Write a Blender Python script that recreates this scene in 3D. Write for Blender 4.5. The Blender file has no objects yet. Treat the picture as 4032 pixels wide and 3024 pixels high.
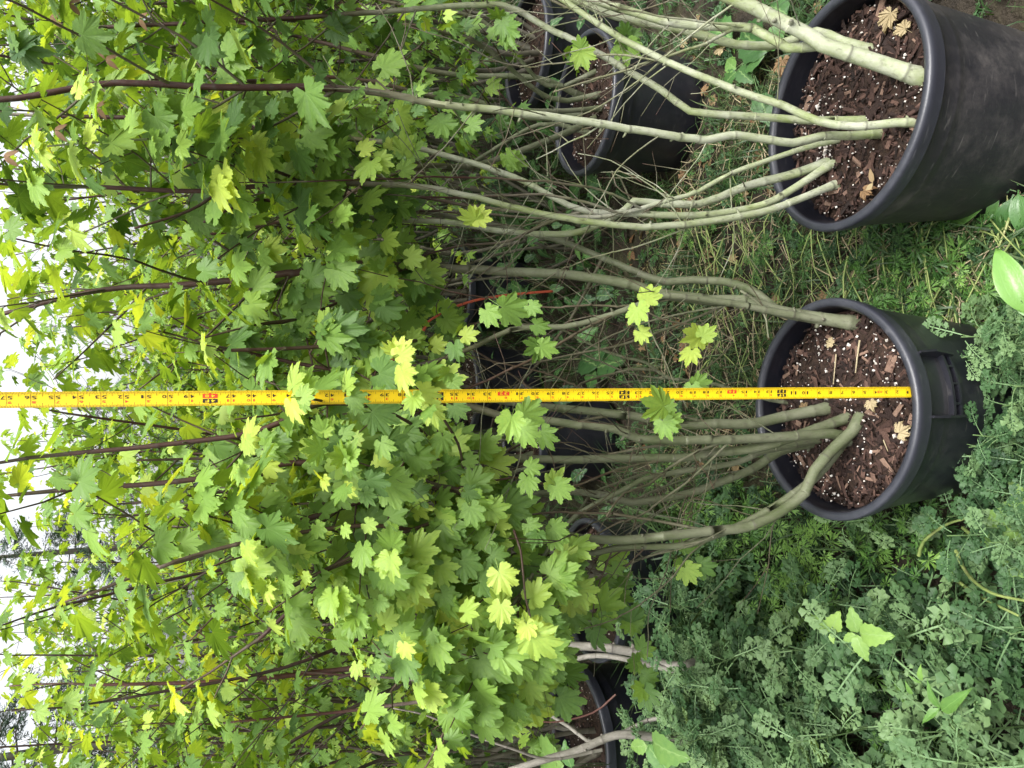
import bpy, math, random
import numpy as np
from mathutils import Matrix, Vector

rng = np.random.default_rng(11)
random.seed(11)
SC = bpy.context.scene
COL = SC.collection
R = math.radians

# ------------------------------------------------------------------ camera, world, sun, exposure
CAM_Z, PITCH, FPX = 1.545, R(20.0), 3000.0
cam_d = bpy.data.cameras.new('camera')
cam_d.sensor_fit = 'HORIZONTAL'
cam_d.sensor_width = 36.0
cam_d.lens = 36.0 * FPX / 4032.0
cam_d.clip_start, cam_d.clip_end = 0.02, 500.0
cam_d.dof.use_dof = False
cam = bpy.data.objects.new('camera', cam_d)
COL.objects.link(cam)
cp, sp = math.cos(PITCH), math.sin(PITCH)
FWD = np.array([0, cp, -sp]); DWN = np.array([0, -sp, -cp]); RGT = np.array([1.0, 0, 0])
# the phone was held on its side: the picture's right is the world's down, its top the world's right
cam.matrix_world = Matrix(((DWN[0], RGT[0], -FWD[0], 0), (DWN[1], RGT[1], -FWD[1], 0),
                           (DWN[2], RGT[2], -FWD[2], CAM_Z), (0, 0, 0, 1)))
SC.camera = cam

world = bpy.data.worlds.new('World')
SC.world = world
world.use_nodes = True
wn, wl = world.node_tree.nodes, world.node_tree.links
wn.clear()
w_out = wn.new('ShaderNodeOutputWorld'); w_bg = wn.new('ShaderNodeBackground')
w_sky = wn.new('ShaderNodeTexSky'); w_hs = wn.new('ShaderNodeHueSaturation')
w_sky.sky_type = 'NISHITA'
w_sky.sun_disc = False
SUN_EL, SUN_ROT = R(66), R(150)
w_sky.sun_elevation, w_sky.sun_rotation = SUN_EL, SUN_ROT
w_sky.air_density, w_sky.dust_density, w_sky.ozone_density = 1.0, 6.0, 1.0
w_hs.inputs['Saturation'].default_value = 0.18     # cloud cover: the blue is gone
w_hs.inputs['Value'].default_value = 1.0
w_bg.inputs['Strength'].default_value = 0.145
wl.new(w_sky.outputs[0], w_hs.inputs['Color']); wl.new(w_hs.outputs[0], w_bg.inputs['Color'])
wl.new(w_bg.outputs[0], w_out.inputs['Surface'])
sun_d = bpy.data.lights.new('sun', 'SUN')
sun_d.energy, sun_d.angle, sun_d.color = 1.5, R(28), (1.0, 0.97, 0.92)
sun = bpy.data.objects.new('sun', sun_d)
COL.objects.link(sun)
sdir = Vector((math.sin(SUN_ROT) * math.cos(SUN_EL), math.cos(SUN_ROT) * math.cos(SUN_EL), math.sin(SUN_EL)))
sun.rotation_euler = sdir.to_track_quat('Z', 'Y').to_euler()
sun.location = (0, 0, 6)
SC.view_settings.view_transform = 'Standard'
SC.view_settings.look = 'None'
SC.view_settings.gamma = 1.0
SC.view_settings.use_curve_mapping = False
SC.view_settings.exposure = 1.46
SC.cycles.max_bounces = 7
SC.cycles.diffuse_bounces = 4
SC.cycles.transmission_bounces = 4
SC.cycles.glossy_bounces = 2
SC.cycles.sample_clamp_indirect = 8.0

# ------------------------------------------------------------------ from a pixel of the reading copy (2212 wide) to the place
K = 4032.0 / 2212.0
def ray(x, y):
    u, v = x * K, y * K
    return ((3024 - v) - 1512) / FPX * RGT + (u - 2016) / FPX * DWN + FWD
ORG = np.array([0, 0, CAM_Z])
def at(x, y, Y):
    d = ray(x, y); return ORG + d * (Y / d[1])
def onz(x, y, z):
    d = ray(x, y); return ORG + d * ((z - CAM_Z) / d[2])
def proj(p):
    q = np.atleast_2d(p) - ORG
    z = q @ FWD
    z = np.where(z < 1e-3, 1e-3, z)
    u = 2016 + FPX * (q @ DWN) / z; v = 3024 - (1512 + FPX * (q @ RGT) / z)
    return u / K, v / K, z
def unit(a):
    return a / (np.linalg.norm(a, axis=-1, keepdims=True) + 1e-12)

# ------------------------------------------------------------------ mesh and object helpers
def make_mesh(name, verts, tris, mat, attrs=None, smooth=True, mats=None, midx=None):
    me = bpy.data.meshes.new(name)
    verts = np.asarray(verts, dtype=np.float32).reshape(-1, 3); tris = np.asarray(tris, dtype=np.int32).reshape(-1, 3)
    n, m = len(verts), len(tris)
    me.vertices.add(n); me.vertices.foreach_set('co', verts.ravel())
    me.loops.add(m * 3); me.loops.foreach_set('vertex_index', tris.ravel())
    me.polygons.add(m)
    me.polygons.foreach_set('loop_start', np.arange(0, m * 3, 3, dtype=np.int32))
    me.polygons.foreach_set('loop_total', np.full(m, 3, dtype=np.int32))
    me.polygons.foreach_set('use_smooth', np.full(m, bool(smooth)))
    if midx is not None:
        me.polygons.foreach_set('material_index', np.asarray(midx, dtype=np.int32))
    for k, a in (attrs or {}).items():
        at_ = me.attributes.new(k, 'FLOAT', 'POINT')
        at_.data.foreach_set('value', np.asarray(a, dtype=np.float32))
    for mm in (mats or [mat]):
        me.materials.append(mm)
    me.update(calc_edges=True)
    return me

class MB:
    """collects pieces with per-vertex attributes into one mesh"""
    def __init__(s): s.v, s.t, s.a, s.n = [], [], {}, 0
    def add(s, v, t, **attrs):
        v = np.asarray(v, float).reshape(-1, 3); t = np.asarray(t, int).reshape(-1, 3)
        s.v.append(v); s.t.append(t + s.n)
        for k, x in attrs.items():
            s.a.setdefault(k, []).append(np.broadcast_to(np.asarray(x, float), (len(v),)))
        s.n += len(v)
    def mesh(s, name, mat, smooth=True, off=None):
        v = np.concatenate(s.v)
        if off is not None: v = v - np.asarray(off)
        return make_mesh(name, v, np.concatenate(s.t), mat, {k: np.concatenate(x) for k, x in s.a.items()}, smooth)

def link(name, me, parent=None, loc=None):
    o = bpy.data.objects.new(name, me)
    COL.objects.link(o)
    if parent is not None: o.parent = parent
    if loc is not None: o.location = loc
    return o
def thing(name, label, cat, loc=(0, 0, 0), group=None):
    o = bpy.data.objects.new(name, None); COL.objects.link(o)
    o.empty_display_size = 0.05
    o.location = loc; o['label'] = label; o['category'] = cat
    if group: o['group'] = group
    return o
def tag(o, label, cat, group=None):
    o['label'] = label; o['category'] = cat
    if group: o['group'] = group
    return o
def mat4(basis, loc, s):
    b = basis * s
    return Matrix(((b[0, 0], b[0, 1], b[0, 2], loc[0]), (b[1, 0], b[1, 1], b[1, 2], loc[1]),
                   (b[2, 0], b[2, 1], b[2, 2], loc[2]), (0, 0, 0, 1)))

# ------------------------------------------------------------------ materials
def new_mat(name):
    m = bpy.data.materials.new(name); m.use_nodes = True
    nt = m.node_tree; nt.nodes.clear()
    out = nt.nodes.new('ShaderNodeOutputMaterial')
    return m, nt, out
def node(nt, t, **kw):
    n = nt.nodes.new(t)
    for k, v in kw.items():
        if k in n.inputs: n.inputs[k].default_value = v
        else: setattr(n, k, v)
    return n
def ramp(nt, stops):
    r = nt.nodes.new('ShaderNodeValToRGB')
    e = r.color_ramp.elements
    while len(e) < len(stops): e.new(0.5)
    for el, (p, c) in zip(e, stops):
        el.position = p; el.color = (*c, 1)
    return r
def mathn(nt, op, a, b=None, clamp=False):
    n = nt.nodes.new('ShaderNodeMath'); n.operation = op; n.use_clamp = clamp
    for i, x in enumerate((a, b)):
        if x is None: continue
        if isinstance(x, (int, float)): n.inputs[i].default_value = x
        else: nt.links.new(x, n.inputs[i])
    return n.outputs[0]
def mixc(nt, fac, a, b, mode='MIX'):
    n = nt.nodes.new('ShaderNodeMix'); n.data_type = 'RGBA'; n.blend_type = mode
    for s, x in ((0, fac), (6, a), (7, b)):
        if isinstance(x, (int, float)): n.inputs[s].default_value = x
        elif isinstance(x, tuple): n.inputs[s].default_value = (*x, 1)
        else: nt.links.new(x, n.inputs[s])
    return n.outputs[2]

def leaf_material(name, stops, vein_col, trans=0.35, rough=0.45, spec=0.4, rnd=0.3, vein_w=0.93, blotch=0.0):
    m, nt, out = new_mat(name)
    tint = node(nt, 'ShaderNodeAttribute', attribute_name='tint').outputs['Fac']
    vein = node(nt, 'ShaderNodeAttribute', attribute_name='vein').outputs['Fac']
    oi = node(nt, 'ShaderNodeObjectInfo').outputs['Random']
    t = mathn(nt, 'ADD', tint, mathn(nt, 'MULTIPLY', mathn(nt, 'SUBTRACT', oi, 0.5), rnd), True)
    tc = node(nt, 'ShaderNodeTexCoord')
    nz = node(nt, 'ShaderNodeTexNoise', Scale=9.0, Detail=3.0)
    nt.links.new(tc.outputs['Object'], nz.inputs['Vector'])
    t2 = mathn(nt, 'ADD', t, mathn(nt, 'MULTIPLY', mathn(nt, 'SUBTRACT', nz.outputs['Fac'], 0.5), 0.25), True)
    rp = ramp(nt, stops); nt.links.new(t2, rp.inputs[0])
    vf = nt.nodes.new('ShaderNodeMapRange'); vf.inputs[1].default_value = vein_w; vf.inputs[2].default_value = 1.0
    nt.links.new(vein, vf.inputs[0])
    col = mixc(nt, mathn(nt, 'MULTIPLY', vf.outputs[0], 0.6), rp.outputs[0], vein_col)
    p = node(nt, 'ShaderNodeBsdfPrincipled', Roughness=rough)
    p.inputs['Specular IOR Level'].default_value = spec
    nt.links.new(col, p.inputs['Base Color'])
    bump = node(nt, 'ShaderNodeBump', Strength=0.25, Distance=0.002)
    nz2 = node(nt, 'ShaderNodeTexNoise', Scale=30.0, Detail=2.0)
    nt.links.new(tc.outputs['Object'], nz2.inputs['Vector'])
    nt.links.new(mathn(nt, 'ADD', nz2.outputs['Fac'], mathn(nt, 'MULTIPLY', vf.outputs[0], -0.8)), bump.inputs['Height'])
    nt.links.new(bump.outputs[0], p.inputs['Normal'])
    tr = node(nt, 'ShaderNodeBsdfTranslucent')
    nt.links.new(mixc(nt, 1.0, col, (1.9, 1.6, 0.5), 'MULTIPLY'), tr.inputs['Color'])
    mx = node(nt, 'ShaderNodeMixShader'); mx.inputs[0].default_value = trans
    nt.links.new(p.outputs[0], mx.inputs[1]); nt.links.new(tr.outputs[0], mx.inputs[2])
    nt.links.new(mx.outputs[0], out.inputs['Surface'])
    return m

M = {}
M['maple'] = leaf_material('maple_leaf', [(0.0, (0.038, 0.092, 0.025)), (0.35, (0.090, 0.180, 0.038)),
                           (0.65, (0.200, 0.335, 0.060)), (1.0, (0.40, 0.50, 0.085))], (0.23, 0.35, 0.12), trans=0.40, rough=0.5, spec=0.35)
M['dry_leaf'] = leaf_material('dry_leaf', [(0.0, (0.13, 0.06, 0.025)), (0.5, (0.22, 0.17, 0.085)), (1.0, (0.40, 0.33, 0.20))],
                              (0.3, 0.25, 0.14), trans=0.12, rough=0.7)
M['ragwort'] = leaf_material('ragwort_leaf', [(0.0, (0.014, 0.042, 0.014)), (0.5, (0.048, 0.104, 0.038)), (1.0, (0.145, 0.228, 0.096))],
                             (0.16, 0.26, 0.12), trans=0.18, rough=0.55, spec=0.3)
M['geranium'] = leaf_material('geranium_leaf', [(0.0, (0.022, 0.065, 0.016)), (0.5, (0.065, 0.155, 0.032)), (1.0, (0.16, 0.29, 0.06))],
                              (0.16, 0.30, 0.08), trans=0.25)
M['bramble'] = leaf_material('bramble_leaf', [(0.0, (0.022, 0.062, 0.020)), (0.5, (0.070, 0.16, 0.042)), (1.0, (0.21, 0.33, 0.075))], (0.22, 0.33, 0.12), trans=0.25, vein_w=0.9)
M['plantain'] = leaf_material('plantain_leaf', [(0.0, (0.035, 0.10, 0.03)), (0.5, (0.075, 0.17, 0.045)), (1.0, (0.15, 0.30, 0.06))],
                              (0.13, 0.25, 0.08), trans=0.22, rough=0.35, spec=0.5, vein_w=0.7)
M['grass'] = leaf_material('grass_blade', [(0.0, (0.014, 0.042, 0.010)), (0.45, (0.040, 0.080, 0.024)), (0.75, (0.115, 0.138, 0.052)),
                           (1.0, (0.25, 0.22, 0.125))], (0.1, 0.2, 0.05), trans=0.22, rough=0.5, rnd=0.0)
M['conifer'] = leaf_material('conifer_needles', [(0.0, (0.016, 0.04, 0.022)), (0.5, (0.028, 0.062, 0.034)), (1.0, (0.05, 0.095, 0.045))],
                             (0.04, 0.08, 0.04), trans=0.1, rough=0.6, rnd=0.1)

def bark_material(name, old_a, old_b, young_a, young_b):
    m, nt, out = new_mat(name)
    yg = node(nt, 'ShaderNodeAttribute', attribute_name='young').outputs['Fac']
    rg = node(nt, 'ShaderNodeAttribute', attribute_name='ring').outputs['Fac']
    tc = node(nt, 'ShaderNodeTexCoord')
    mp = node(nt, 'ShaderNodeMapping'); mp.inputs['Scale'].default_value = (1, 1, 0.35)
    nt.links.new(tc.outputs['Object'], mp.inputs['Vector'])
    n1 = node(nt, 'ShaderNodeTexNoise', Scale=17.0, Detail=7.0, Roughness=0.72); nt.links.new(mp.outputs[0], n1.inputs['Vector'])
    n5 = node(nt, 'ShaderNodeTexNoise', Scale=55.0, Detail=4.0, Roughness=0.7); nt.links.new(tc.outputs['Object'], n5.inputs['Vector'])
    n2 = node(nt, 'ShaderNodeTexNoise', Scale=160.0, Detail=3.0); nt.links.new(mp.outputs[0], n2.inputs['Vector'])
    old = mixc(nt, mathn(nt, 'MULTIPLY', mathn(nt, 'SUBTRACT', n1.outputs['Fac'], 0.35), 3.0, True), old_a, old_b)
    yng = mixc(nt, n1.outputs['Fac'], young_a, young_b)
    c = mixc(nt, yg, old, yng)
    spk = mathn(nt, 'MULTIPLY', mathn(nt, 'SUBTRACT', n2.outputs['Fac'], 0.60), 6.0, True)
    pat = mathn(nt, 'MULTIPLY', mathn(nt, 'SUBTRACT', n5.outputs['Fac'], 0.55), 5.0, True)
    c = mixc(nt, mathn(nt, 'MULTIPLY', pat, 0.5), c, (0.085, 0.075, 0.06))
    c = mixc(nt, mathn(nt, 'MULTIPLY', spk, 0.65), c, (0.06, 0.05, 0.04))
    c = mixc(nt, mathn(nt, 'MULTIPLY', rg, 0.75), c, (0.05, 0.042, 0.035))
    p = node(nt, 'ShaderNodeBsdfPrincipled', Roughness=0.55); p.inputs['Specular IOR Level'].default_value = 0.35
    nt.links.new(c, p.inputs['Base Color'])
    b = node(nt, 'ShaderNodeBump', Strength=0.4, Distance=0.002); nt.links.new(n2.outputs['Fac'], b.inputs['Height'])
    nt.links.new(b.outputs[0], p.inputs['Normal']); nt.links.new(p.outputs[0], out.inputs['Surface'])
    return m
M['bark_pale'] = bark_material('pale_bark', (0.19, 0.235, 0.085), (0.40, 0.41, 0.33), (0.026, 0.011, 0.009), (0.066, 0.024, 0.018))
M['bark_olive'] = bark_material('olive_bark', (0.072, 0.09, 0.038), (0.165, 0.172, 0.115), (0.026, 0.012, 0.009), (0.072, 0.030, 0.019))
M['bark_light'] = bark_material('light_grey_bark', (0.12, 0.115, 0.09), (0.27, 0.25, 0.22), (0.055, 0.02, 0.016), (0.11, 0.04, 0.03))
M['bark_grey'] = bark_material('grey_bark', (0.06, 0.058, 0.036), (0.16, 0.145, 0.115), (0.022, 0.012, 0.010), (0.058, 0.030, 0.024))

def plastic_material(name, dark, dust, scratch, lo=0.24):
    m, nt, out = new_mat(name)
    tc = node(nt, 'ShaderNodeTexCoord')
    n1 = node(nt, 'ShaderNodeTexNoise', Scale=7.0, Detail=6.0, Roughness=0.7); nt.links.new(tc.outputs['Object'], n1.inputs['Vector'])
    mp = node(nt, 'ShaderNodeMapping'); mp.inputs['Scale'].default_value = (1, 1, 6); mp.inputs['Rotation'].default_value = (0.3, 0.2, 0)
    nt.links.new(tc.outputs['Object'], mp.inputs['Vector'])
    n2 = node(nt, 'ShaderNodeTexNoise', Scale=22.0, Detail=4.0); nt.links.new(mp.outputs[0], n2.inputs['Vector'])
    n3 = node(nt, 'ShaderNodeTexNoise', Scale=240.0, Detail=2.0); nt.links.new(tc.outputs['Object'], n3.inputs['Vector'])
    f = mathn(nt, 'MULTIPLY', mathn(nt, 'SUBTRACT', n1.outputs['Fac'], 0.45), 2.6, True)
    n4 = node(nt, 'ShaderNodeTexNoise', Scale=38.0, Detail=6.0, Roughness=0.75); nt.links.new(tc.outputs['Object'], n4.inputs['Vector'])
    f = mathn(nt, 'MULTIPLY', f, mathn(nt, 'MULTIPLY', mathn(nt, 'SUBTRACT', n4.outputs['Fac'], 0.32), 2.8, True))
    c = mixc(nt, f, dark, dust)
    scr = mathn(nt, 'MULTIPLY', mathn(nt, 'SUBTRACT', n2.outputs['Fac'], 0.64), 7.0, True)
    c = mixc(nt, mathn(nt, 'MULTIPLY', scr, 0.5), c, scratch)
    p = node(nt, 'ShaderNodeBsdfPrincipled'); p.inputs['Specular IOR Level'].default_value = 0.6
    nt.links.new(c, p.inputs['Base Color'])
    nt.links.new(mathn(nt, 'ADD', mathn(nt, 'MULTIPLY', n1.outputs['Fac'], 0.3), lo), p.inputs['Roughness'])
    b = node(nt, 'ShaderNodeBump', Strength=0.25, Distance=0.001); nt.links.new(n3.outputs['Fac'], b.inputs['Height'])
    nt.links.new(b.outputs[0], p.inputs['Normal']); nt.links.new(p.outputs[0], out.inputs['Surface'])
    return m
M['plastic'] = plastic_material('black_pot_plastic', (0.007, 0.0075, 0.012), (0.036, 0.034, 0.038), (0.09, 0.085, 0.08))
M['dusty'] = plastic_material('dusty_pot_plastic', (0.012, 0.012, 0.016), (0.125, 0.112, 0.105), (0.17, 0.16, 0.15), 0.34)
M['rim'] = plastic_material('weathered_rim_plastic', (0.020, 0.0215, 0.030), (0.066, 0.069, 0.084), (0.13, 0.13, 0.14), 0.3)

def noise_mat(name, stops, scale, rough=0.85, bump=0.5, bscale=90, dist=0.01, attr=None):
    m, nt, out = new_mat(name)
    tc = node(nt, 'ShaderNodeTexCoord')
    n1 = node(nt, 'ShaderNodeTexNoise', Scale=scale, Detail=8.0, Roughness=0.65); nt.links.new(tc.outputs['Object'], n1.inputs['Vector'])
    n2 = node(nt, 'ShaderNodeTexNoise', Scale=bscale, Detail=4.0); nt.links.new(tc.outputs['Object'], n2.inputs['Vector'])
    rp = ramp(nt, stops)
    src = n1.outputs['Fac']
    if attr:
        src = mathn(nt, 'ADD', node(nt, 'ShaderNodeAttribute', attribute_name=attr).outputs['Fac'],
                    mathn(nt, 'MULTIPLY', mathn(nt, 'SUBTRACT', src, 0.5), 0.4), True)
    nt.links.new(src, rp.inputs[0])
    p = node(nt, 'ShaderNodeBsdfPrincipled', Roughness=rough); p.inputs['Specular IOR Level'].default_value = 0.25
    nt.links.new(rp.outputs[0], p.inputs['Base Color'])
    b = node(nt, 'ShaderNodeBump', Strength=bump, Distance=dist); nt.links.new(n2.outputs['Fac'], b.inputs['Height'])
    nt.links.new(b.outputs[0], p.inputs['Normal']); nt.links.new(p.outputs[0], out.inputs['Surface'])
    return m
M['ground'] = noise_mat('earth', [(0.3, (0.010, 0.008, 0.006)), (0.5, (0.026, 0.020, 0.013)), (0.62, (0.035, 0.034, 0.016)), (0.78, (0.075, 0.06, 0.04))], 5.0, bscale=60, bump=0.8, dist=0.02)
M['soil'] = noise_mat('potting_soil', [(0.35, (0.010, 0.006, 0.004)), (0.6, (0.032, 0.018, 0.012)), (0.8, (0.06, 0.035, 0.025))], 60.0, bscale=140, bump=0.9, dist=0.006)
M['chip'] = noise_mat('bark_chip', [(0.0, (0.008, 0.005, 0.004)), (0.45, (0.026, 0.014, 0.011)), (0.75, (0.075, 0.042, 0.032)), (1.0, (0.20, 0.13, 0.095))], 90.0, bscale=200, bump=0.5, dist=0.002, attr='tint')
M['perlite'] = noise_mat('perlite', [(0.3, (0.36, 0.31, 0.26)), (0.65, (0.68, 0.66, 0.62))], 60.0, bscale=300)
M['straw'] = noise_mat('straw', [(0.3, (0.20, 0.155, 0.085)), (0.7, (0.42, 0.36, 0.24))], 30.0)
M['pale_stem'] = noise_mat('pale_stem', [(0.3, (0.10, 0.15, 0.04)), (0.55, (0.20, 0.25, 0.08)), (0.75, (0.28, 0.25, 0.13))], 14.0, rough=0.5, bump=0.1)
M['weed_stem'] = noise_mat('weed_stem', [(0.3, (0.05, 0.10, 0.035)), (0.7, (0.11, 0.17, 0.06))], 14.0, rough=0.5, bump=0.1)
def plain(name, c, rough=0.5, spec=0.4):
    m, nt, out = new_mat(name)
    p = node(nt, 'ShaderNodeBsdfPrincipled', Roughness=rough); p.inputs['Specular IOR Level'].default_value = spec
    tc = node(nt, 'ShaderNodeTexCoord'); n = node(nt, 'ShaderNodeTexNoise', Scale=35.0, Detail=4.0)
    nt.links.new(tc.outputs['Object'], n.inputs['Vector'])
    lo = tuple(x * 0.86 for x in c); hi = tuple(min(1, x * 1.1) for x in c)
    nt.links.new(mixc(nt, n.outputs['Fac'], lo, hi), p.inputs['Base Color'])
    nt.links.new(p.outputs[0], out.inputs['Surface'])
    return m
M['tape'] = plain('tape_yellow', (0.80, 0.56, 0.012), 0.38)
M['ink'] = plain('tape_black_ink', (0.018, 0.014, 0.012), 0.5)
M['tick'] = plain('tape_tick_ink', (0.10, 0.055, 0.012), 0.5)
M['red'] = plain('tape_red_ink', (0.62, 0.05, 0.02), 0.5)
M['faint'] = plain('tape_faint_print', (0.72, 0.36, 0.02), 0.5)
M['orange'] = plain('orange_ribbon', (0.60, 0.115, 0.06), 0.45)
M['pink'] = plain('pink_flower', (0.6, 0.2, 0.42), 0.6)

# ------------------------------------------------------------------ leaf shapes (local: tip +Y, normal +Z, width along X, length about 1)
def leaf_outline(seed, teeth=True, lobes=7):
    r = np.random.default_rng(seed)
    if lobes == 7: ang = [0, 35, 70, 110]; ln = [1.0, 0.88, 0.70, 0.44]
    else: ang = [0, 45, 92]; ln = [1.0, 0.86, 0.58]
    j = lambda s: r.normal(0, s)
    right = []                                        # from the tip round to the base
    A = [R(a * 0.97 + j(2.5)) for a in ang]; L = [l * (1 + j(0.05)) for l in ln]
    A[0] = 0
    pt = lambda a, l: np.array([math.sin(a) * l, math.cos(a) * l])
    side = []
    for k in range(len(A)):
        tip = pt(A[k], L[k])
        if k + 1 < len(A):
            sa = (A[k] + A[k + 1]) / 2; sr = (0.45 * L[k] + 0.55 * L[k + 1]) * (0.60 + j(0.03)) * (1.0 if k < 2 else 1.02)
            sin = pt(sa, sr)
        else:
            sin = pt(R(152), 0.30 * (1 + j(0.1)))
        if k > 0 and teeth:
            prev = side[-1][0]
            for f, o in ((0.32, 0.07), (0.42, 0.03), (0.68, 0.06), (0.78, 0.018)):
                q = prev + (tip - prev) * f; nrm = unit(np.array([-(tip - prev)[1], (tip - prev)[0]]))
                side.append((q + nrm * o * (1.1 if k < 3 else 0.8) + pt(A[k], 0.02), 0.0))
        side.append((tip, 1.0))
        if teeth:
            for f, o in ((0.22, 0.018), (0.32, 0.06), (0.58, 0.03), (0.68, 0.07)):
                q = tip + (sin - tip) * f; nrm = unit(np.array([-(sin - tip)[1], (sin - tip)[0]]))
                side.append((q + nrm * o, 0.0))
        side.append((sin, 0.0))
    side.append((np.array([0.06, -0.05]), 0.0))
    left = [(np.array([-p[0] * (1 + j(0.04)), p[1] * (1 + j(0.02))]), v) for p, v in side[1:]][::-1]
    pts = side + [(np.array([0, 0.0]) + np.array([0.0, -0.02]), 0.0)] + left
    return np.array([p for p, _ in pts]), np.array([v for _, v in pts])

def leaf_shape(seed, teeth=True, lobes=7, curl=0.25, fold=0.10, petiole=True):
    r = np.random.default_rng(seed + 500)
    p, vein = leaf_outline(seed, teeth, lobes)
    n = len(p)
    rad = np.linalg.norm(p, axis=1)
    tw, sx, vf = r.normal(0, 0.2), r.normal(0, 0.6), r.uniform(0, 0.5) * (seed % 2)
    def zf(x, y, rr):
        return -curl * (rr ** 2) * 0.7 + 0.10 * rr + 0.5 * tw * x * y * 2 - (0.22 + 0.3 * sx) * x * x + vf * (abs(x) - 0.25)
    z = zf(p[:, 0], p[:, 1], rad) + np.where(vein > 0.5, -fold * 0.35, fold * 0.6 * rad) + r.normal(0, 0.006, n)
    v = np.vstack([[0, 0, 0], np.column_stack([p, z])])
    t = [(0, i + 1, (i + 1) % n + 1) for i in range(n)]
    t = [(a, c, b) for a, b, c in t]
    ve = np.concatenate([[1.0], vein])
    if petiole:
        d = np.array([0, -0.77, -0.64]); w = 0.014; m0 = len(v)
        q = [np.zeros(3), d * 0.3 + [0, 0, -0.0], d * 0.62]
        for k, c in enumerate(q):
            v = np.vstack([v, c + [w, 0, 0], c + [-w, 0, 0], c + [0, w * 0.8, w * 1.2]])
        ve = np.concatenate([ve, np.ones(9)])
        for k in range(2):
            for e in range(3):
                a, b = m0 + 3 * k + e, m0 + 3 * k + (e + 1) % 3
                t += [(a, b, a + 3), (b, b + 3, a + 3)]
    return v, np.array(t), ve
PET = np.array([0, -0.77, -0.64]) * 0.62
HI = [leaf_shape(s, True, 7, curl=0.12 + 0.11 * (s % 4), fold=0.05) for s in range(12)]
LO = [leaf_shape(40 + s, False, 7 if s % 2 else 5, curl=0.3, fold=0.06, petiole=False) for s in range(5)]
MID = [leaf_shape(s, True, 7, curl=0.16 + 0.07 * (s % 4), fold=0.05, petiole=False) for s in range(5)]
TINTS = [0.12, 0.30, 0.45, 0.62, 0.92]
LEAF_ME = [[make_mesh('maple_leaf', v, t, M['maple'], {'vein': ve, 'tint': np.full(len(v), ti)}, smooth=True) for ti in TINTS] for v, t, ve in HI]

def frames(axis, normal):
    """basis columns X (side), Y (axis), Z (normal) for arrays of axes and wanted normals"""
    a = unit(axis); n = normal - (normal * a).sum(-1, keepdims=True) * a
    n = unit(n); x = np.cross(a, n)
    return np.stack([x, a, n], axis=-1)

def merge_leaves(mb, shapes, pos, bas, size, tint, sh):
    for k, (v, t, ve) in enumerate(shapes):
        idx = np.where(sh % len(shapes) == k)[0]
        if not len(idx): continue
        V = np.einsum('nij,vj->nvi', bas[idx] * size[idx, None, None], v) + pos[idx, None, :]
        T = t[None] + (np.arange(len(idx)) * len(v))[:, None, None]
        mb.add(V.reshape(-1, 3), T.reshape(-1, 3), tint=np.repeat(tint[idx], len(v)), vein=np.tile(ve, len(idx)))

# ------------------------------------------------------------------ tubes
def smooth_path(P, step):
    P = np.asarray(P, float)
    if len(P) < 3:
        n = max(2, int(np.linalg.norm(P[-1] - P[0]) / step) + 1)
        return P[0] + (P[-1] - P[0]) * np.linspace(0, 1, n)[:, None]
    Q = np.vstack([2 * P[0] - P[1], P, 2 * P[-1] - P[-2]])
    out = []
    for i in range(1, len(Q) - 2):
        n = max(1, int(np.linalg.norm(Q[i + 1] - Q[i]) / step))
        for t in np.arange(n) / n:
            a, b, c, d = Q[i - 1], Q[i], Q[i + 1], Q[i + 2]
            out.append(0.5 * (2 * b + (c - a) * t + (2 * a - 5 * b + 4 * c - d) * t * t + (3 * b - a - 3 * c + d) * t ** 3))
    out.append(P[-1])
    return np.array(out)
def tube_arrays(P, rad, sides=7, cap=True):
    P = np.asarray(P, float); n = len(P)
    T = unit(np.gradient(P, axis=0))
    ref = np.array([0.13, 0.97, 0.2]) if abs(T[0][1]) < 0.9 else np.array([1.0, 0, 0])
    U = unit(np.cross(T, ref)); W = np.cross(T, U)
    a = np.linspace(0, 2 * math.pi, sides, endpoint=False)
    V = P[:, None] + np.asarray(rad)[:, None, None] * (np.cos(a)[None, :, None] * U[:, None] + np.sin(a)[None, :, None] * W[:, None])
    V = V.reshape(-1, 3); t = []
    i, j = np.meshgrid(np.arange(n - 1), np.arange(sides), indexing='ij')
    A = (i * sides + j).ravel(); B = (i * sides + (j + 1) % sides).ravel()
    t = np.vstack([np.column_stack([A, B, A + sides]), np.column_stack([B, B + sides, A + sides])])
    if cap:
        V = np.vstack([V, P[-1] + T[-1] * rad[-1] * 0.6]); c = len(V) - 1; b0 = (n - 1) * sides
        t = np.vstack([t, [(b0 + k, b0 + (k + 1) % sides, c) for k in range(sides)]])
    return V, t
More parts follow.
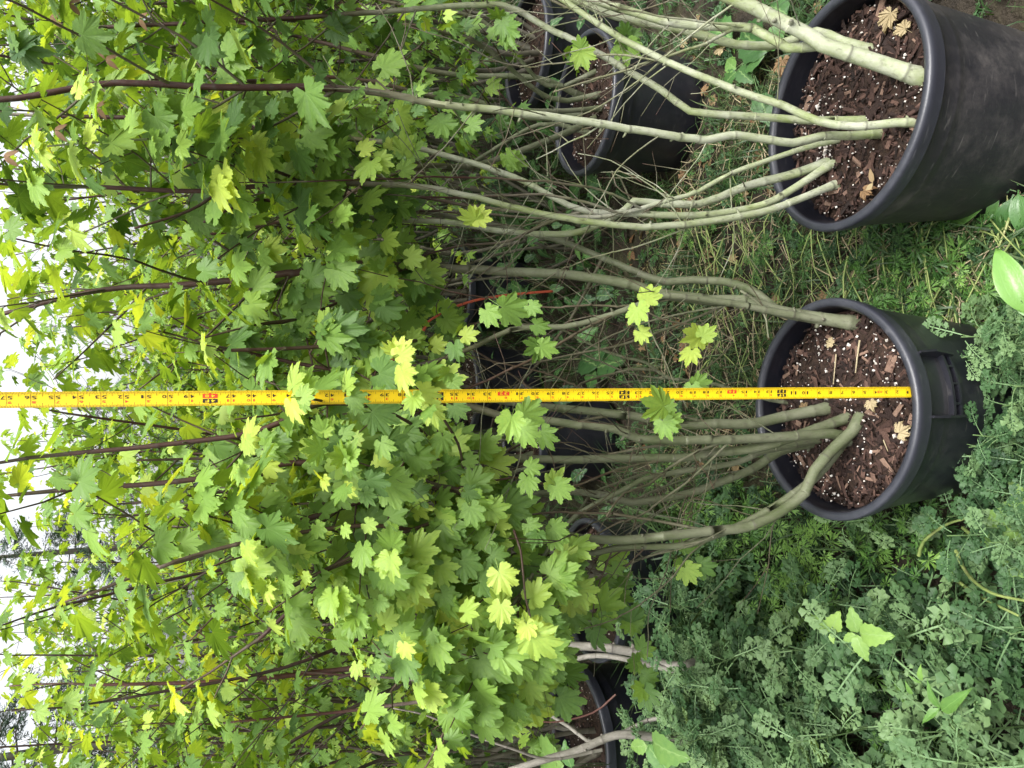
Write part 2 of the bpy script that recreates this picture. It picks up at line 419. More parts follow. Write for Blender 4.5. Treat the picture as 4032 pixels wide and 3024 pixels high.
def add_tube(mb, P, r0, r1, sides=7, young=(0, 0), step=0.025, nodes=0.09, rr=None, wob=0.0):
    rr = rr or rng
    P = smooth_path(P, step)
    s = np.concatenate([[0], np.cumsum(np.linalg.norm(np.diff(P, axis=0), axis=1))])
    nd = []
    if nodes:
        x = rr.uniform(0.2, 1) * nodes
        while x < s[-1] - 0.01:
            nd.append(x); x += nodes * rr.uniform(0.4, 1.9)
    if nd:
        e = min(0.004, r0 * 0.35 + 0.0012) if r0 > 0.0028 else 0.003
        nd = np.array(nd)
        ss = np.unique(np.concatenate([s, nd - e, nd, nd + e])); ss = ss[(ss >= 0) & (ss <= s[-1])]
        P = np.column_stack([np.interp(ss, s, P[:, k]) for k in range(3)]); s = ss
    n = len(P)
    f = s / max(s[-1], 1e-6)
    if wob and n > 4:
        off = rr.normal(0, wob, (n, 3)); ker = np.ones(5) / 5
        off = np.column_stack([np.convolve(off[:, k], ker, 'same') for k in range(3)]) * np.sin(f * math.pi)[:, None] * 0.5
        P = P + off
    rad = r0 + (r1 - r0) * f ** 0.85
    ring = np.zeros(n)
    if r0 > 0.0068: rad = rad * (1 + 0.32 * np.exp(-np.maximum(s - 0.03, 0) / 0.018))
    for x in nd:
        k = int(np.argmin(abs(s - x)))
        if 0 < k < n - 1:
            rad[k] *= 1.0 + (0.10 if r0 > 0.006 else 0.28); ring[k] = rr.uniform(0.15, 1.0)
    V, t = tube_arrays(P, rad, sides)
    y = np.clip((P[:, 2] - young[1]) / (young[2] - young[1]), 0, 1) if young[0] == 'z' else young[0] + (young[1] - young[0]) * f
    rep = lambda a: np.concatenate([np.repeat(a, sides), [a[-1]]])
    mb.add(V, t, young=rep(np.clip(y, 0, 1)), ring=rep(ring))
    return P, f, rad

# ------------------------------------------------------------------ ground
def ground():
    n = 130
    gx = np.concatenate([np.linspace(-300, -4, 12, endpoint=False), np.linspace(-4, 4, n), np.linspace(4, 300, 13)[1:]])
    gy = np.concatenate([np.linspace(-40, 0, 6, endpoint=False), np.linspace(0, 8, n), np.linspace(8, 400, 13)[1:]])
    X, Y = np.meshgrid(gx, gy)
    r = np.random.default_rng(3)
    Z = np.zeros_like(X)
    for k in range(24):
        a, fx = r.uniform(0, 6.28), r.uniform(1.5, 16)
        Z += 0.022 / fx ** 0.7 * np.sin(fx * (math.cos(a) * X + math.sin(a) * Y) + r.uniform(0, 6.28))
    near = np.exp(-((np.maximum(abs(X) - 4, 0)) ** 2 + np.maximum(Y - 8, 0) ** 2) * 0.05)
    Z = Z * 0.6 * near
    h, w = X.shape
    i, j = np.meshgrid(np.arange(h - 1), np.arange(w - 1), indexing='ij')
    A = (i * w + j).ravel()
    t = np.vstack([np.column_stack([A, A + 1, A + w]), np.column_stack([A + 1, A + w + 1, A + w])])
    o = link('ground', make_mesh('ground', np.column_stack([X.ravel(), Y.ravel(), Z.ravel()]), t, M['ground']))
    o['kind'] = 'structure'
ground()

# ------------------------------------------------------------------ pots
POT_H = 0.38
POTS = []           # (x, y, radius)
def lathe(profile, seg, wobble=0.0):
    a = np.linspace(0, 2 * math.pi, seg, endpoint=False); n = len(profile)
    pr = np.asarray(profile)
    w = 1 + wobble * np.sin(2 * a + 0.7)
    V = np.stack([pr[:, 0, None] * np.cos(a) * w, pr[:, 0, None] * np.sin(a) * (2 - w), np.repeat(pr[:, 1, None], seg, 1)], -1).reshape(-1, 3)
    i, j = np.meshgrid(np.arange(n - 1), np.arange(seg), indexing='ij')
    A = (i * seg + j).ravel(); B = (i * seg + (j + 1) % seg).ravel()
    return V, np.vstack([np.column_stack([A, B, A + seg]), np.column_stack([B, B + seg, A + seg])])

def pot_profile(Rr, soil):
    b = Rr * 0.80
    pr = [(0.001, 0.004), (b - 0.012, 0.004), (b - 0.004, 0.0), (b, 0.008)]
    for k in range(1, 7):
        z = 0.008 + k * 0.045; pr.append((b + (Rr * 0.925 - b) * (z / 0.30), z))
    pr += [(Rr * 0.928, 0.296), (Rr * 0.934, 0.299), (Rr * 0.936, 0.304), (Rr * 0.947, 0.338), (Rr * 0.955, 0.342), (Rr * 0.978, 0.343), (Rr * 0.984, 0.346),
           (Rr * 0.994, 0.364), (Rr, 0.372), (Rr * 0.996, 0.378), (Rr * 0.984, 0.3812), (Rr * 0.955, 0.3818), (Rr * 0.932, 0.380), (Rr * 0.924, 0.375)]
    z = 0.370; k = 0
    while z > soil - 0.03:
        pr.append((Rr * (0.918 - (0.370 - z) * 0.25) + (0.0022 if k % 2 else -0.0022), z)); z -= 0.0065; k += 1
    return pr

def rotz_tilt(tilt):
    return Matrix.Rotation(tilt[0], 4, 'X') @ Matrix.Rotation(tilt[1], 4, 'Y')

def scatter_disc(r, n, rad):
    a = r.uniform(0, 2 * math.pi, n); q = rad * np.sqrt(r.uniform(0, 1, n))
    return np.column_stack([q * np.cos(a), q * np.sin(a)])

def chip_shape(r):
    l, w, h = r.uniform(0.8, 1.3), r.uniform(0.28, 0.55), r.uniform(0.10, 0.22)
    v = np.array([[-l, -w, 0], [l * .9, -w * .8, 0], [l, w * .9, 0], [-l * .85, w, 0], [-l * .8, -w * .6, h], [l * .7, -w * .7, h * .8], [l * .85, w * .5, h], [-l * .7, w * .75, h * 1.1]])
    v += r.normal(0, 0.06, v.shape)
    t = np.array([(0, 1, 5), (0, 5, 4), (1, 2, 6), (1, 6, 5), (2, 3, 7), (2, 7, 6), (3, 0, 4), (3, 4, 7), (4, 5, 6), (4, 6, 7), (0, 2, 1), (0, 3, 2)])
    return v, t
_rc = np.random.default_rng(77)
CHIPS = [chip_shape(_rc) for _ in range(8)]
CHIP_ME = [make_mesh('bark_chip', v, t, M['chip'], {'tint': np.full(8, ti)}, smooth=False) for v, t in CHIPS[:5] for ti in (0.3, 0.55, 0.75, 0.95)]

def rand_basis(r, n, tilt):
    a = r.uniform(0, 2 * math.pi, n); z = np.zeros(n)
    ax = np.column_stack([np.cos(a), np.sin(a), r.normal(0, tilt, n)])
    nm = np.column_stack([r.normal(0, tilt, n), r.normal(0, tilt, n), np.ones(n)])
    return frames(ax, nm)

def make_pot(x, y, Rr, label, soil=0.332, detail=1, tilt=(0, 0), seed=0, group='black nursery pots', rot=0.0):
    r = np.random.default_rng(900 + seed)
    root = thing('nursery_pot', label, 'plant pot', (x, y, 0), group)
    root.rotation_euler = (tilt[0], tilt[1], 0)
    POTS.append((x, y, Rr))
    seg = 96 if detail == 2 else 64 if detail == 1 else 36
    pr = pot_profile(Rr, soil); i0 = [i for i, q in enumerate(pr) if abs(q[1] - 0.346) < 1e-4][0]; i1 = [i for i, q in enumerate(pr) if abs(q[1] - 0.375) < 1e-4][0]
    V, t = lathe(pr[:i0 + 1], seg, 0.008)
    link('pot_wall', make_mesh('pot_wall', V, t, M['dusty' if tilt[0] else 'plastic']), root)
    V, t = lathe(pr[i0:i1 + 1], seg, 0.008)
    link('rim', make_mesh('rim', V, t, M['rim']), root)
    V, t = lathe(pr[i1:], seg, 0.008)
    link('inner_wall', make_mesh('inner_wall', V, t, M['plastic']), root)
    rs = Rr * 0.912
    rings = 10 if detail else 5
    pr = [(rs * k / rings + 1e-4, soil) for k in range(rings + 1)]
    V, t = lathe(pr, 48 if detail else 24)
    d = np.hypot(V[:, 0], V[:, 1]) / rs
    V[:, 2] += 0.012 * (1 - d ** 2) + r.normal(0, 0.003, len(V)) - 0.012 * (d > 0.9)
    t = t[:, ::-1]
    link('soil', make_mesh('soil', V, t, M['soil']), root)
    zs = lambda q: soil + 0.012 * (1 - (q[:, 0] ** 2 + q[:, 1] ** 2) / rs ** 2)
    nch, npl = {2: (1700, 380), 1: (420, 160), 0: (120, 40)}[detail]
    mb = MB(); q = scatter_disc(r, nch, rs * 0.97); bs = rand_basis(r, nch, 0.35)
    size = np.clip(r.lognormal(math.log(0.0062), 0.45, nch), 0.003, 0.017); ti = np.clip(r.beta(1.6, 2.4, nch), 0, 1); sh = r.integers(0, 8, nch)
    pos = np.column_stack([q, zs(q) + r.uniform(0.0, 0.006, nch)])
    for k, (v, tt) in enumerate(CHIPS):
        ii = np.where(sh == k)[0]
        VV = np.einsum('nij,vj->nvi', bs[ii] * size[ii, None, None], v) + pos[ii, None]
        mb.add(VV.reshape(-1, 3), (tt[None] + (np.arange(len(ii)) * 8)[:, None, None]).reshape(-1, 3), tint=np.repeat(ti[ii], 8))
    o = link('bark_mulch', mb.mesh('bark_mulch', M['chip'], False), root); o['kind'] = 'stuff'
    mb = MB(); q = scatter_disc(r, npl, rs * 0.96); ce = scatter_disc(r, 14, rs * .9); mv = r.uniform(0, 1, npl) < .45
    q[mv] = ce[r.integers(0, 14, int(mv.sum()))] + r.normal(0, .022, (int(mv.sum()), 2)); q *= np.minimum(1, rs * .96 / np.maximum(np.hypot(q[:, 0], q[:, 1]), 1e-6))[:, None]
    ph = np.array([[1, 0, 0], [-1, 0, 0], [0, 1, 0], [0, -1, 0], [0, 0, 1], [0, 0, -1.0]]); pt = np.array([(0, 2, 4), (2, 1, 4), (1, 3, 4), (3, 0, 4), (2, 0, 5), (1, 2, 5), (3, 1, 5), (0, 3, 5)])
    for k in range(npl):
        s = float(np.clip(r.lognormal(math.log(0.0017), 0.55), 0.0008, 0.0058))
        mb.add((ph * r.uniform(0.6, 1.3, (6, 3))) @ rand_basis(r, 1, 0.6)[0].T * s + [q[k, 0], q[k, 1], zs(q[k:k + 1])[0] + r.uniform(0.003, 0.009)], pt)
    o = link('perlite', mb.mesh('perlite', M['perlite'], False), root); o['kind'] = 'stuff'
    if detail == 2:
        q = scatter_disc(r, 120, rs * 0.92); bs = rand_basis(r, 120, 0.28)
        for k in range(120):
            o = link('bark_chip', CHIP_ME[int(r.integers(0, len(CHIP_ME)))], root)
            o.matrix_local = mat4(bs[k], (q[k, 0], q[k, 1], zs(q[k:k + 1])[0] + 0.006), min(0.021, 0.006 + r.exponential(0.0045)))
    return root

P2 = onz(1810, 860, POT_H)      # middle of the tape pot's mouth
pot_tape = make_pot(-0.052, 1.276, 0.231, 'black plastic nursery pot that the yellow tape measure stands in', detail=2, seed=1, soil=0.330)
pot_right = make_pot(0.560, 1.215, 0.242, 'large black nursery pot with pale whitish stems, dry leaves on its soil', detail=2, tilt=(R(-4.5), 0), seed=2, soil=0.325)
make_pot(1.00, 2.47, 0.25, 'black nursery pot behind the pale stems, dark bark soil showing', detail=1, seed=3, soil=0.325)
make_pot(1.42, 3.05, 0.25, 'black pot half hidden behind the middle pot at the upper edge', detail=1, seed=4)
make_pot(-0.24, 3.10, 0.24, 'black pot standing in shade behind the olive stems of the tape pot', detail=1, seed=5)
make_pot(0.52, 4.10, 0.25, 'far black pot whose rim shows behind the orange ribbon', detail=1, seed=6)
make_pot(-0.02, 3.98, 0.25, 'far black pot whose grey rim meets the side of the tape', detail=1, seed=7)
make_pot(-0.72, 2.42, 0.245, 'black pot with grass blades and grey trunk under the low maple leaves', detail=1, seed=8)
make_pot(-1.27, 2.52, 0.25, 'black pot with broad rim behind the grey leaning stems', detail=1, seed=9)

# moulded grip on the front of the tape pot: two fins and a slotted bar
def box_arrays(c, u, v, w):
    c, u, v, w = map(np.asarray, (c, u, v, w))
    V = np.array([c + a * u + b * v + d * w for a in (-1, 1) for b in (-1, 1) for d in (-1, 1)])
    t = np.array([(0, 1, 3), (0, 3, 2), (4, 6, 7), (4, 7, 5), (0, 4, 5), (0, 5, 1), (2, 3, 7), (2, 7, 6), (0, 2, 6), (0, 6, 4), (1, 5, 7), (1, 7, 3)])
    return V, t
def grip():
    for a in (-92, -61):
        ar = R(a); d = np.array([math.cos(ar), math.sin(ar), 0]); s = np.array([-d[1], d[0], 0])
        V = []
        for (z, r0, r1) in ((0.345, 0.214, 0.233), (0.31, 0.208, 0.238), (0.255, 0.203, 0.226)):
            for rr in (r0, r1):
                for q in (-0.0022, 0.0022): V.append(d * rr + s * q + [0, 0, z])
        V = np.array(V); t = []
        for k in range(2):
            b = 4 * k
            for (i, j) in ((0, 1), (1, 3), (3, 2), (2, 0)): t += [(b + i, b + j, b + 4 + i), (b + j, b + 4 + j, b + 4 + i)]
        t += [(0, 2, 1), (1, 2, 3), (8, 9, 10), (9, 11, 10)]
        link('grip_fin', make_mesh('grip_fin', V, t, M['plastic'], smooth=False), pot_tape)
    for z, rr, h in ((0.284, 0.223, 0.0028), (0.262, 0.219, 0.0028)):
        mb = MB()
        an = np.linspace(R(-92), R(-61), 14)
        for k in range(13):
            d0 = np.array([math.cos((an[k] + an[k + 1]) / 2), math.sin((an[k] + an[k + 1]) / 2), 0]); s = np.array([-d0[1], d0[0], 0])
            mb.add(*box_arrays(d0 * (rr - 0.012) + [0, 0, z], d0 * 0.014, s * (rr * (an[1] - an[0]) / 2), np.array([0, 0, h])))
        link('grip_bar', mb.mesh('grip_bar', M['plastic'], False), pot_tape)
    for a in (-86, -76, -67):
        d = np.array([math.cos(R(a)), math.sin(R(a)), 0]); s = np.array([-d[1], d[0], 0])
        link('grip_web', make_mesh('grip_web', *box_arrays(d * 0.209 + [0, 0, 0.273], d * 0.012, s * 0.002, np.array([0, 0, 0.0085])), M['plastic'], smooth=False), pot_tape)
grip()

# ------------------------------------------------------------------ vine maples
class Tree:
    def __init__(s, label, base, bark, seed, group=None):
        s.r = np.random.default_rng(seed); s.base = np.asarray(base, float); s.bark = bark
        s.root = thing('vine_maple', label, 'maple shrub', tuple(s.base), group)
        s.L = []                                          # leaves: pos, axis, normal, size, tint, rank
        s.stems = []; s.axes = []
        s.free = []
    def leaf(s, pos, axis, normal, size, tint, boost=0): s.L.append((pos, axis, normal, size, tint, boost))
    def pair(s, node_, tdir, size, tint, k):
        """two opposite leaves at a twig node; blades hang outward and down"""
        r = s.r
        ref = np.array([0, 0, 1.0]) if abs(tdir[2]) < 0.9 else np.array([1.0, 0, 0])
        a = unit(np.cross(tdir, ref)); b = unit(np.cross(a, tdir))
        ph = (k % 2) * math.pi / 2 + r.normal(0, 0.45)
        d0 = math.cos(ph) * a + math.sin(ph) * b
        for sgn in (1, -1):
            if r.uniform() < 0.10: continue
            out = unit(sgn * d0 + 0.45 * tdir + r.normal(0, 0.2, 3))
            out[2] = out[2] * 0.5
            h = unit(np.array([out[0], out[1], 0]) + r.normal(0, 0.25, 3) * [1, 1, 0])
            sl = R(np.clip(r.normal(30 if node_[2] > 1.25 else 42, 18), -5, 88))
            ax = h * math.cos(sl) + np.array([0, 0, -math.sin(sl)])
            nm = h * math.sin(sl) + np.array([0, 0, math.cos(sl)]) + r.normal(0, 0.16, 3)
            sz = size * np.clip(r.normal(1, 0.22), 0.5, 1.45)
            bas = frames(ax[None], nm[None])[0]
            pos = node_ - bas @ PET * sz
            s.leaf(pos, ax, nm, sz, np.clip(r.normal(tint, 0.13) + (0.35 if r.uniform() < 0.04 else 0), 0, 1))
    def twig(s, mb, p0, d, length, rad, depth, size, tint, lens=0.065, sides=5):
        r = s.r; n = max(3, int(length / 0.05)); P = [p0]; d = unit(d)
        for k in range(n):
            d = unit(d + np.array([0, 0, 0.05]) + r.normal(0, 0.07, 3)); P.append(P[-1] + d * length / n)
        add_tube(mb, P, rad, rad * 0.45, sides, (0.7, 1.0), 0.05, lens * 1.0, r)
        P = np.array(P); cum = np.linspace(0, length, n + 1)
        x, k = lens * r.uniform(0.6, 1.4), 0
        while x < length - 0.01:
            f = x / length; j = min(int(f * n), n - 1); q = P[j] + (P[j + 1] - P[j]) * (f * n - j); td = unit(P[j + 1] - P[j])
            if depth > 0 and r.uniform() < 0.35 and length - x > 0.07:
                side = unit(np.cross(td, unit(r.normal(0, 1, 3))))
                s.twig(mb, q, td * 0.8 + side * 0.8, (length - x) * r.uniform(0.5, 0.85), rad * 0.6, depth - 1, size, tint, lens, 4)
            else:
                s.pair(q, td, size, tint + 0.12 * f, k)
            x += lens * r.uniform(0.75, 1.35); k += 1
        s.pair(P[-1], d, size * 0.8, tint + 0.22, k)
    def grow(s, P, r0, r1, leaf_z, name='stem', young=(0, 0.9), sides=8, step=0.025, density=0.8, size=0.062, tint=0.38,
             blen=(0.12, 0.42), top=True, wob=0.0025, bare=0.0, nodes=0.085, lens=0.07, dens_low=0.0):
        """one stem with the side branches it carries"""
        mb = MB()
        Q, f, rad = add_tube(mb, P, r0, r1, sides, young, step, nodes, s.r, wob)
        r = s.r
        s.axes.append(Q)
        for j in range(2, len(Q) - 2):                     # bud scars and stubs
            if r.uniform() < 0.10 and rad[j] > 0.0035:
                td = unit(Q[j + 1] - Q[j - 1]); sd = unit(np.cross(td, r.normal(0, 1, 3)))
                ln_ = r.uniform(0.002, 0.009); b0 = Q[j] + sd * rad[j] * 0.7
                V, t = tube_arrays([b0, b0 + sd * (rad[j] * .4 + ln_ * .5) + td * ln_ * .2, b0 + sd * (rad[j] * .45 + ln_) + td * ln_ * .5], [rad[j] * .42, rad[j] * .34, rad[j] * .2], 6)
                mb.add(V, t, young=np.full(len(V), .1), ring=np.concatenate([np.full(12, .3), np.full(7, .9)]))
            if bare and 0.5 < Q[j][2] < leaf_z + 0.1 and r.uniform() < bare:
                td = unit(Q[j + 1] - Q[j - 1]); sd = unit(np.cross(td, r.normal(0, 1, 3)))
                d = unit(td * r.uniform(.3, 1.2) + sd); L_ = r.uniform(.05, .30); q = [Q[j]]
                for e in range(4): d = unit(d + r.normal(0, .16, 3) + [0, 0, .04]); q.append(q[-1] + d * L_ / 4)
                w = min(rad[j] * .4, r.uniform(.0010, .0019)); yy = r.uniform(.1, 1)
                add_tube(mb, q, w, w * .5, 5, (yy * .6, yy), .03, .03, r)
                if L_ > .12:
                    d2 = unit(d + unit(r.normal(0, 1, 3)) * .9); add_tube(mb, [q[2], q[2] + d2 * L_ * .2, q[2] + d2 * L_ * .42 + [0, 0, .01]], w * .7, w * .4, 4, (yy, 1), .03, .03, r)
        seg = np.concatenate([[0], np.cumsum(np.linalg.norm(np.diff(Q, axis=0), axis=1))])
        x, k = r.uniform(0, 0.08), 0
        while x < seg[-1]:
            j = min(int(np.searchsorted(seg, x)), len(Q) - 1)
            z = Q[j][2]
            pr = density if z > leaf_z else dens_low
            td = unit(Q[min(j + 1, len(Q) - 1)] - Q[max(j - 1, 0)])
            if r.uniform() < pr:
                ph = k * 1.571 + r.normal(0, 0.4)
                for sg in (0, math.pi):
                    if r.uniform() < 0.35: continue
                    side = np.array([math.cos(ph + sg), math.sin(ph + sg), 0.25])
                    s.twig(mb, Q[j], td * r.uniform(0.4, 1.0) + side, r.uniform(*blen) * (1.0 if z > leaf_z + 0.15 else 0.6), min(max(rad[j] * 0.5, 0.0014), 0.0032), 1, size, tint, lens)
            x += r.uniform(0.07, 0.13); k += 1
        if top and Q[-1][2] > leaf_z - 0.1:
            s.twig(mb, Q[-1], Q[-1] - Q[-3], r.uniform(0.1, 0.25), max(rad[-1], 0.0015), 1, size, tint + 0.1, lens)
        s.stems.append((name, mb))
    def bare(s, P, r0, r1, name='twig', young=(0.5, 1), sides=6, nodes=0.06, buds=0):
        mb = MB(); add_tube(mb, P, r0, r1, sides, young, 0.02, nodes, s.r, 0.0006)
        s.stems.append((name, mb))
    def auto_stems(s, n, h, spread, leaf_z, **kw):
        r = s.r
        for k in range(n):
            a = 2 * math.pi * (k + r.uniform(-0.3, 0.3)) / n; d = np.array([math.cos(a), math.sin(a), 0])
            H = h * r.uniform(0.78, 1.08); sp_ = spread * r.uniform(0.5, 1.15)
            P = [s.base + d * r.uniform(0.03, 0.12)]
            for q in (0.12, 0.3, 0.5, 0.75, 1.0):
                P.append(s.base + d * (0.05 + sp_ * q ** 0.8) + np.array([0, 0, H * q]) + r.normal(0, 0.035, 3) * [1, 1, 0.2])
            s.grow(P, r.uniform(0.008, 0.014), 0.0032, leaf_z, **kw)
    def hero(s, x0, y0, x1, y1, Y, tint=0.5, wide=1.0, back=0.0, size=None):
        """a leaf read off the photograph: base and tip in the reading copy, at distance Y"""
        r = s.r
        p, q = at(x0, y0, Y), at(x1, y1, Y - 0.012 + back)
        v = q - p; L = np.linalg.norm(v)
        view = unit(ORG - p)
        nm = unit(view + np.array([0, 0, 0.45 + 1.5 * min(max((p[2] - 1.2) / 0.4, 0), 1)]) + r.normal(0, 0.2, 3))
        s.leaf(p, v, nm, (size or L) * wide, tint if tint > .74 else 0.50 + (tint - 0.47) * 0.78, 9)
    def cluster(s, x, y, Y, n, size, tint, down=0.75):
        """a leafy side shoot that ends at (x, y) of the reading copy, distance Y, grown from the nearest stem"""
        r = s.r; e = at(x, y, Y)
        A = np.vstack(s.axes); d = np.linalg.norm(A - e, axis=1) + 0.8 * np.maximum(A[:, 2] - e[2], 0) + 10 * (A[:, 2] < 0.75)
        b = A[int(np.argmin(d))]
        mid = (b + e) / 2 + np.array([0, 0, 0.05 * np.linalg.norm(b - e)]) + r.normal(0, .012, 3)
        mb = MB(); Q, f, rad = add_tube(mb, [b, mid, e], 0.0020, 0.0010, 5, (.8, 1), .03, .045, r)
        s.stems.append(('shoot', mb))
        out = unit(e - b)
        for k in range(n):
            q = Q[-1 - min(int(k / 2 * 1.4), len(Q) - 1)]; lat = (1 if k % 2 else -1)
            view = unit(ORG - q) * [1, 1, 0]
            ax = unit(np.array([0, 0, -down]) + lat * 0.55 * RGT * r.uniform(.3, 1.4) + 0.35 * view + out * .3 + r.normal(0, .18, 3))
            nm = view + np.array([0, 0, .8]) + lat * 0.25 * RGT + r.normal(0, .22, 3)
            sz = size * np.clip(r.normal(1, .2), .55, 1.4)
            s.leaf(q - frames(ax[None], nm[None])[0] @ PET * sz * .8, ax, nm, sz, np.clip(r.normal(tint, .13) + (.25 if k < 2 and r.uniform() < .3 else 0), 0, 1), 3)
    def done(s, nobj=300, near=False):
        base = s.base
        for name, mb in s.stems:
            link(name, mb.mesh(name, s.bark, True, base), s.root)
        if not s.L: return
        pos = np.array([l[0] for l in s.L]); ax = np.array([l[1] for l in s.L]); nm = np.array([l[2] for l in s.L])
        size = np.array([l[3] for l in s.L]); tint = np.array([l[4] for l in s.L]); boost = np.array([l[5] for l in s.L])
        bas = frames(ax, nm)
        # keep leaves clear of the lens and of the pots
        ctr = pos + bas[:, :, 1] * (size * 0.5)[:, None]
        x, y, z = proj(ctr)
        ok = (np.linalg.norm(ctr - ORG, axis=1) > 0.62) & (ctr[:, 1] > 0.5)
        tp = (abs(ctr[:, 0] + 0.017) < 0.05) & (abs(ctr[:, 1] - 1.075) < 0.05) & (boost < 5)
        for lf in KEEP_CLEAR:
            tp |= lf(ctr, x, y) & (boost < 5)
        ok &= ~tp
        inview = (x > -60) & (x < 2270) & (y > -60) & (y < 1720)
        score = np.where(ok, size / z * np.where(inview, 1, 0.01) + boost, -1)
        order = np.argsort(-score); keep = [i for i in order if ok[i]]
        sel, rest = keep[:nobj], np.array(keep[nobj:], int)
        inv = -Vector(base)
        for i in sel:
            ti = int(np.argmin([abs(t_ - tint[i]) for t_ in TINTS]))
            o = bpy.data.objects.new('leaf', LEAF_ME[int(s.r.integers(0, len(HI)))][ti])
            COL.objects.link(o); o.parent = s.root
            o.matrix_local = mat4(bas[i], pos[i] - base, size[i])
        if len(rest):
            mb = MB(); sh = s.r.integers(0, 1000, len(s.L))
            merge_leaves(mb, MID if near else LO, (pos - base)[rest], bas[rest], size[rest], tint[rest], sh[rest])
            o = link('foliage', mb.mesh('foliage', M['maple'], True), s.root); o['kind'] = 'stuff'
        STATS.append((s.root.name, len(sel), len(rest)))
STATS = []
# places the photograph shows free of leaves (world-space boxes): in front of the tape, and the view of the two front pots
KEEP_CLEAR = [
    lambda c, x, y: (abs(c[:, 0] + 0.017) < 0.06) & (c[:, 1] < 1.10) & (c[:, 1] > 0.55),
    lambda c, x, y: (c[:, 2] < 0.95) & (c[:, 1] < 2.05) & (c[:, 0] > -0.30),
]

def stem_px(pts, z0, Yend, Ymid=None):
    """polyline read off the photograph (reading copy), from the soil (height z0) to distance Yend"""
    p0 = onz(*pts[0], z0); out = [p0]; dig = unit(at(*pts[1], p0[1]) - p0)
    d = np.concatenate([[0], np.cumsum([math.dist(a, b) for a, b in zip(pts, pts[1:])])]); d /= d[-1]
    for (x, y), t in zip(pts[1:], d[1:]):
        out.append(at(x, y, p0[1] + (Yend - p0[1]) * t ** 0.9))
    out.insert(0, p0 - np.array([dig[0] * .02, dig[1] * .02, 0.035]))
    return out
def px(pts, Y0, Y1):
    n = len(pts) - 1
    return [at(x, y, Y0 + (Y1 - Y0) * k / n) for k, (x, y) in enumerate(pts)]

# --- shrub in the right-hand pot
T1 = Tree('pale whitish stemmed vine maple in the pot with dry leaves on its soil', (0.56, 1.21, 0.33), M['bark_pale'], 21)
S = 0.338
kw = dict(size=0.046, tint=0.36, density=0.9, young=('z', 1.12, 1.42), bare=0.13, lens=0.06, wob=0.004)
T1.grow(stem_px([(1994, 169), (1883, 131), (1774, 96), (1751, 79), (1648, 26), (1560, -12), (1400, -80), (1200, -140), (900, -190), (500, -230)], S, 1.45), 0.0165, 0.004, 1.25, sides=12, **kw)
T1.grow(stem_px([(1996, 166), (1883, 129), (1776, 98), (1731, 103), (1701, 104), (1658, 79), (1625, 61), (1525, 58), (1429, 46), (1336, 17), (1240, -10), (1000, -60), (600, -120)], S, 1.55), 0.011, 0.004, 1.2, sides=10, **kw)
T1.grow(stem_px([(1867, 106), (1817, 89), (1764, 69), (1701, 90), (1662, 99), (1592, 96), (1528, 79), (1462, 63), (1329, 36), (1225, -5), (1050, -40), (800, -30), (450, 0)], S, 1.62), 0.0105, 0.004, 1.2, sides=10, **kw)
T1.grow(stem_px([(1986, 265), (1936, 265), (1853, 273), (1767, 261), (1695, 228), (1629, 208), (1531, 172), (1448, 136), (1333, 79), (1247, 23), (1150, -30), (950, -50), (500, -20)], S, 1.5), 0.0085, 0.0035, 1.2, sides=10, **kw)
T1.grow(stem_px([(1867, 261), (1800, 260), (1734, 260), (1629, 251), (1536, 246), (1491, 241), (1429, 195), (1346, 149), (1257, 99), (1171, 53), (1085, 10), (900, 20), (600, 40), (200, 60)], S, 1.62), 0.0088, 0.0035, 1.15, sides=10, **kw)
T1.grow(stem_px([(1906, 288), (1844, 293), (1774, 294), (1711, 309), (1652, 301), (1576, 291), (1528, 301), (1478, 298), (1396, 284), (1250, 261), (1114, 243), (959, 226), (847, 205), (681, 188), (493, 190), (245, 180), (40, 212), (-120, 220)], S, 1.28), 0.0088, 0.0042, 1.22, sides=10, **kw)
T1.grow(stem_px([(1807, 304), (1734, 321), (1576, 375), (1488, 422), (1445, 433), (1349, 460), (1263, 468), (1171, 460), (1065, 450), (900, 425), (700, 385)], S, 1.5), 0.0062, 0.0028, 1.15, sides=8, **{**kw, 'young': ('z', 0.7, 1.2)})
T1.grow(stem_px([(1781, 354), (1701, 380), (1609, 403), (1551, 427), (1508, 441), (1429, 440), (1369, 433), (1349, 452), (1310, 478), (1230, 505), (1100, 500), (960, 480), (800, 470), (560, 430)], S, 1.62), 0.0105, 0.0035, 1.15, sides=10, **kw)
T1.grow(stem_px([(1791, 357), (1721, 403), (1648, 443), (1536, 463), (1495, 466), (1362, 463), (1263, 456), (1197, 427), (1138, 394), (1048, 360), (989, 344), (850, 310), (640, 290), (400, 260), (100, 250)], S, 1.60), 0.0088, 0.0035, 1.15, sides=10, **kw)
T1.grow(stem_px([(1800, 400), (1701, 440), (1612, 466), (1448, 488), (1362, 489), (1290, 480), (1171, 462), (1000, 420), (860, 400), (651, 395), (560, 402), (420, 413), (195, 403)], S, 1.42), 0.0085, 0.0036, 1.2, sides=10, **kw)
T1.bare(px([(651, 397), (632, 384), (493, 332), (400, 316), (317, 301)], 1.42, 1.3), 0.0032, 0.002, 'stem', (0.95, 1))
T1.bare(px([(317, 301), (200, 308), (100, 316)], 1.30, 1.25), 0.0019, 0.0012, 'stem', (0.1, 0.1))
T1.bare(px([(1323, 473), (1212, 474), (1190, 390), (1180, 330), (1120, 245), (1075, 196)], 1.55, 1.45), 0.0022, 0.0012)
T1.bare(px([(1183, 380), (1178, 300), (1158, 280)], 1.50, 1.45), 0.0016, 0.001, 'twig', (0.2, 0.3))
T1.bare(px([(1212, 474), (1290, 490), (1330, 520), (1350, 545)], 1.52, 1.5), 0.0022, 0.0013)
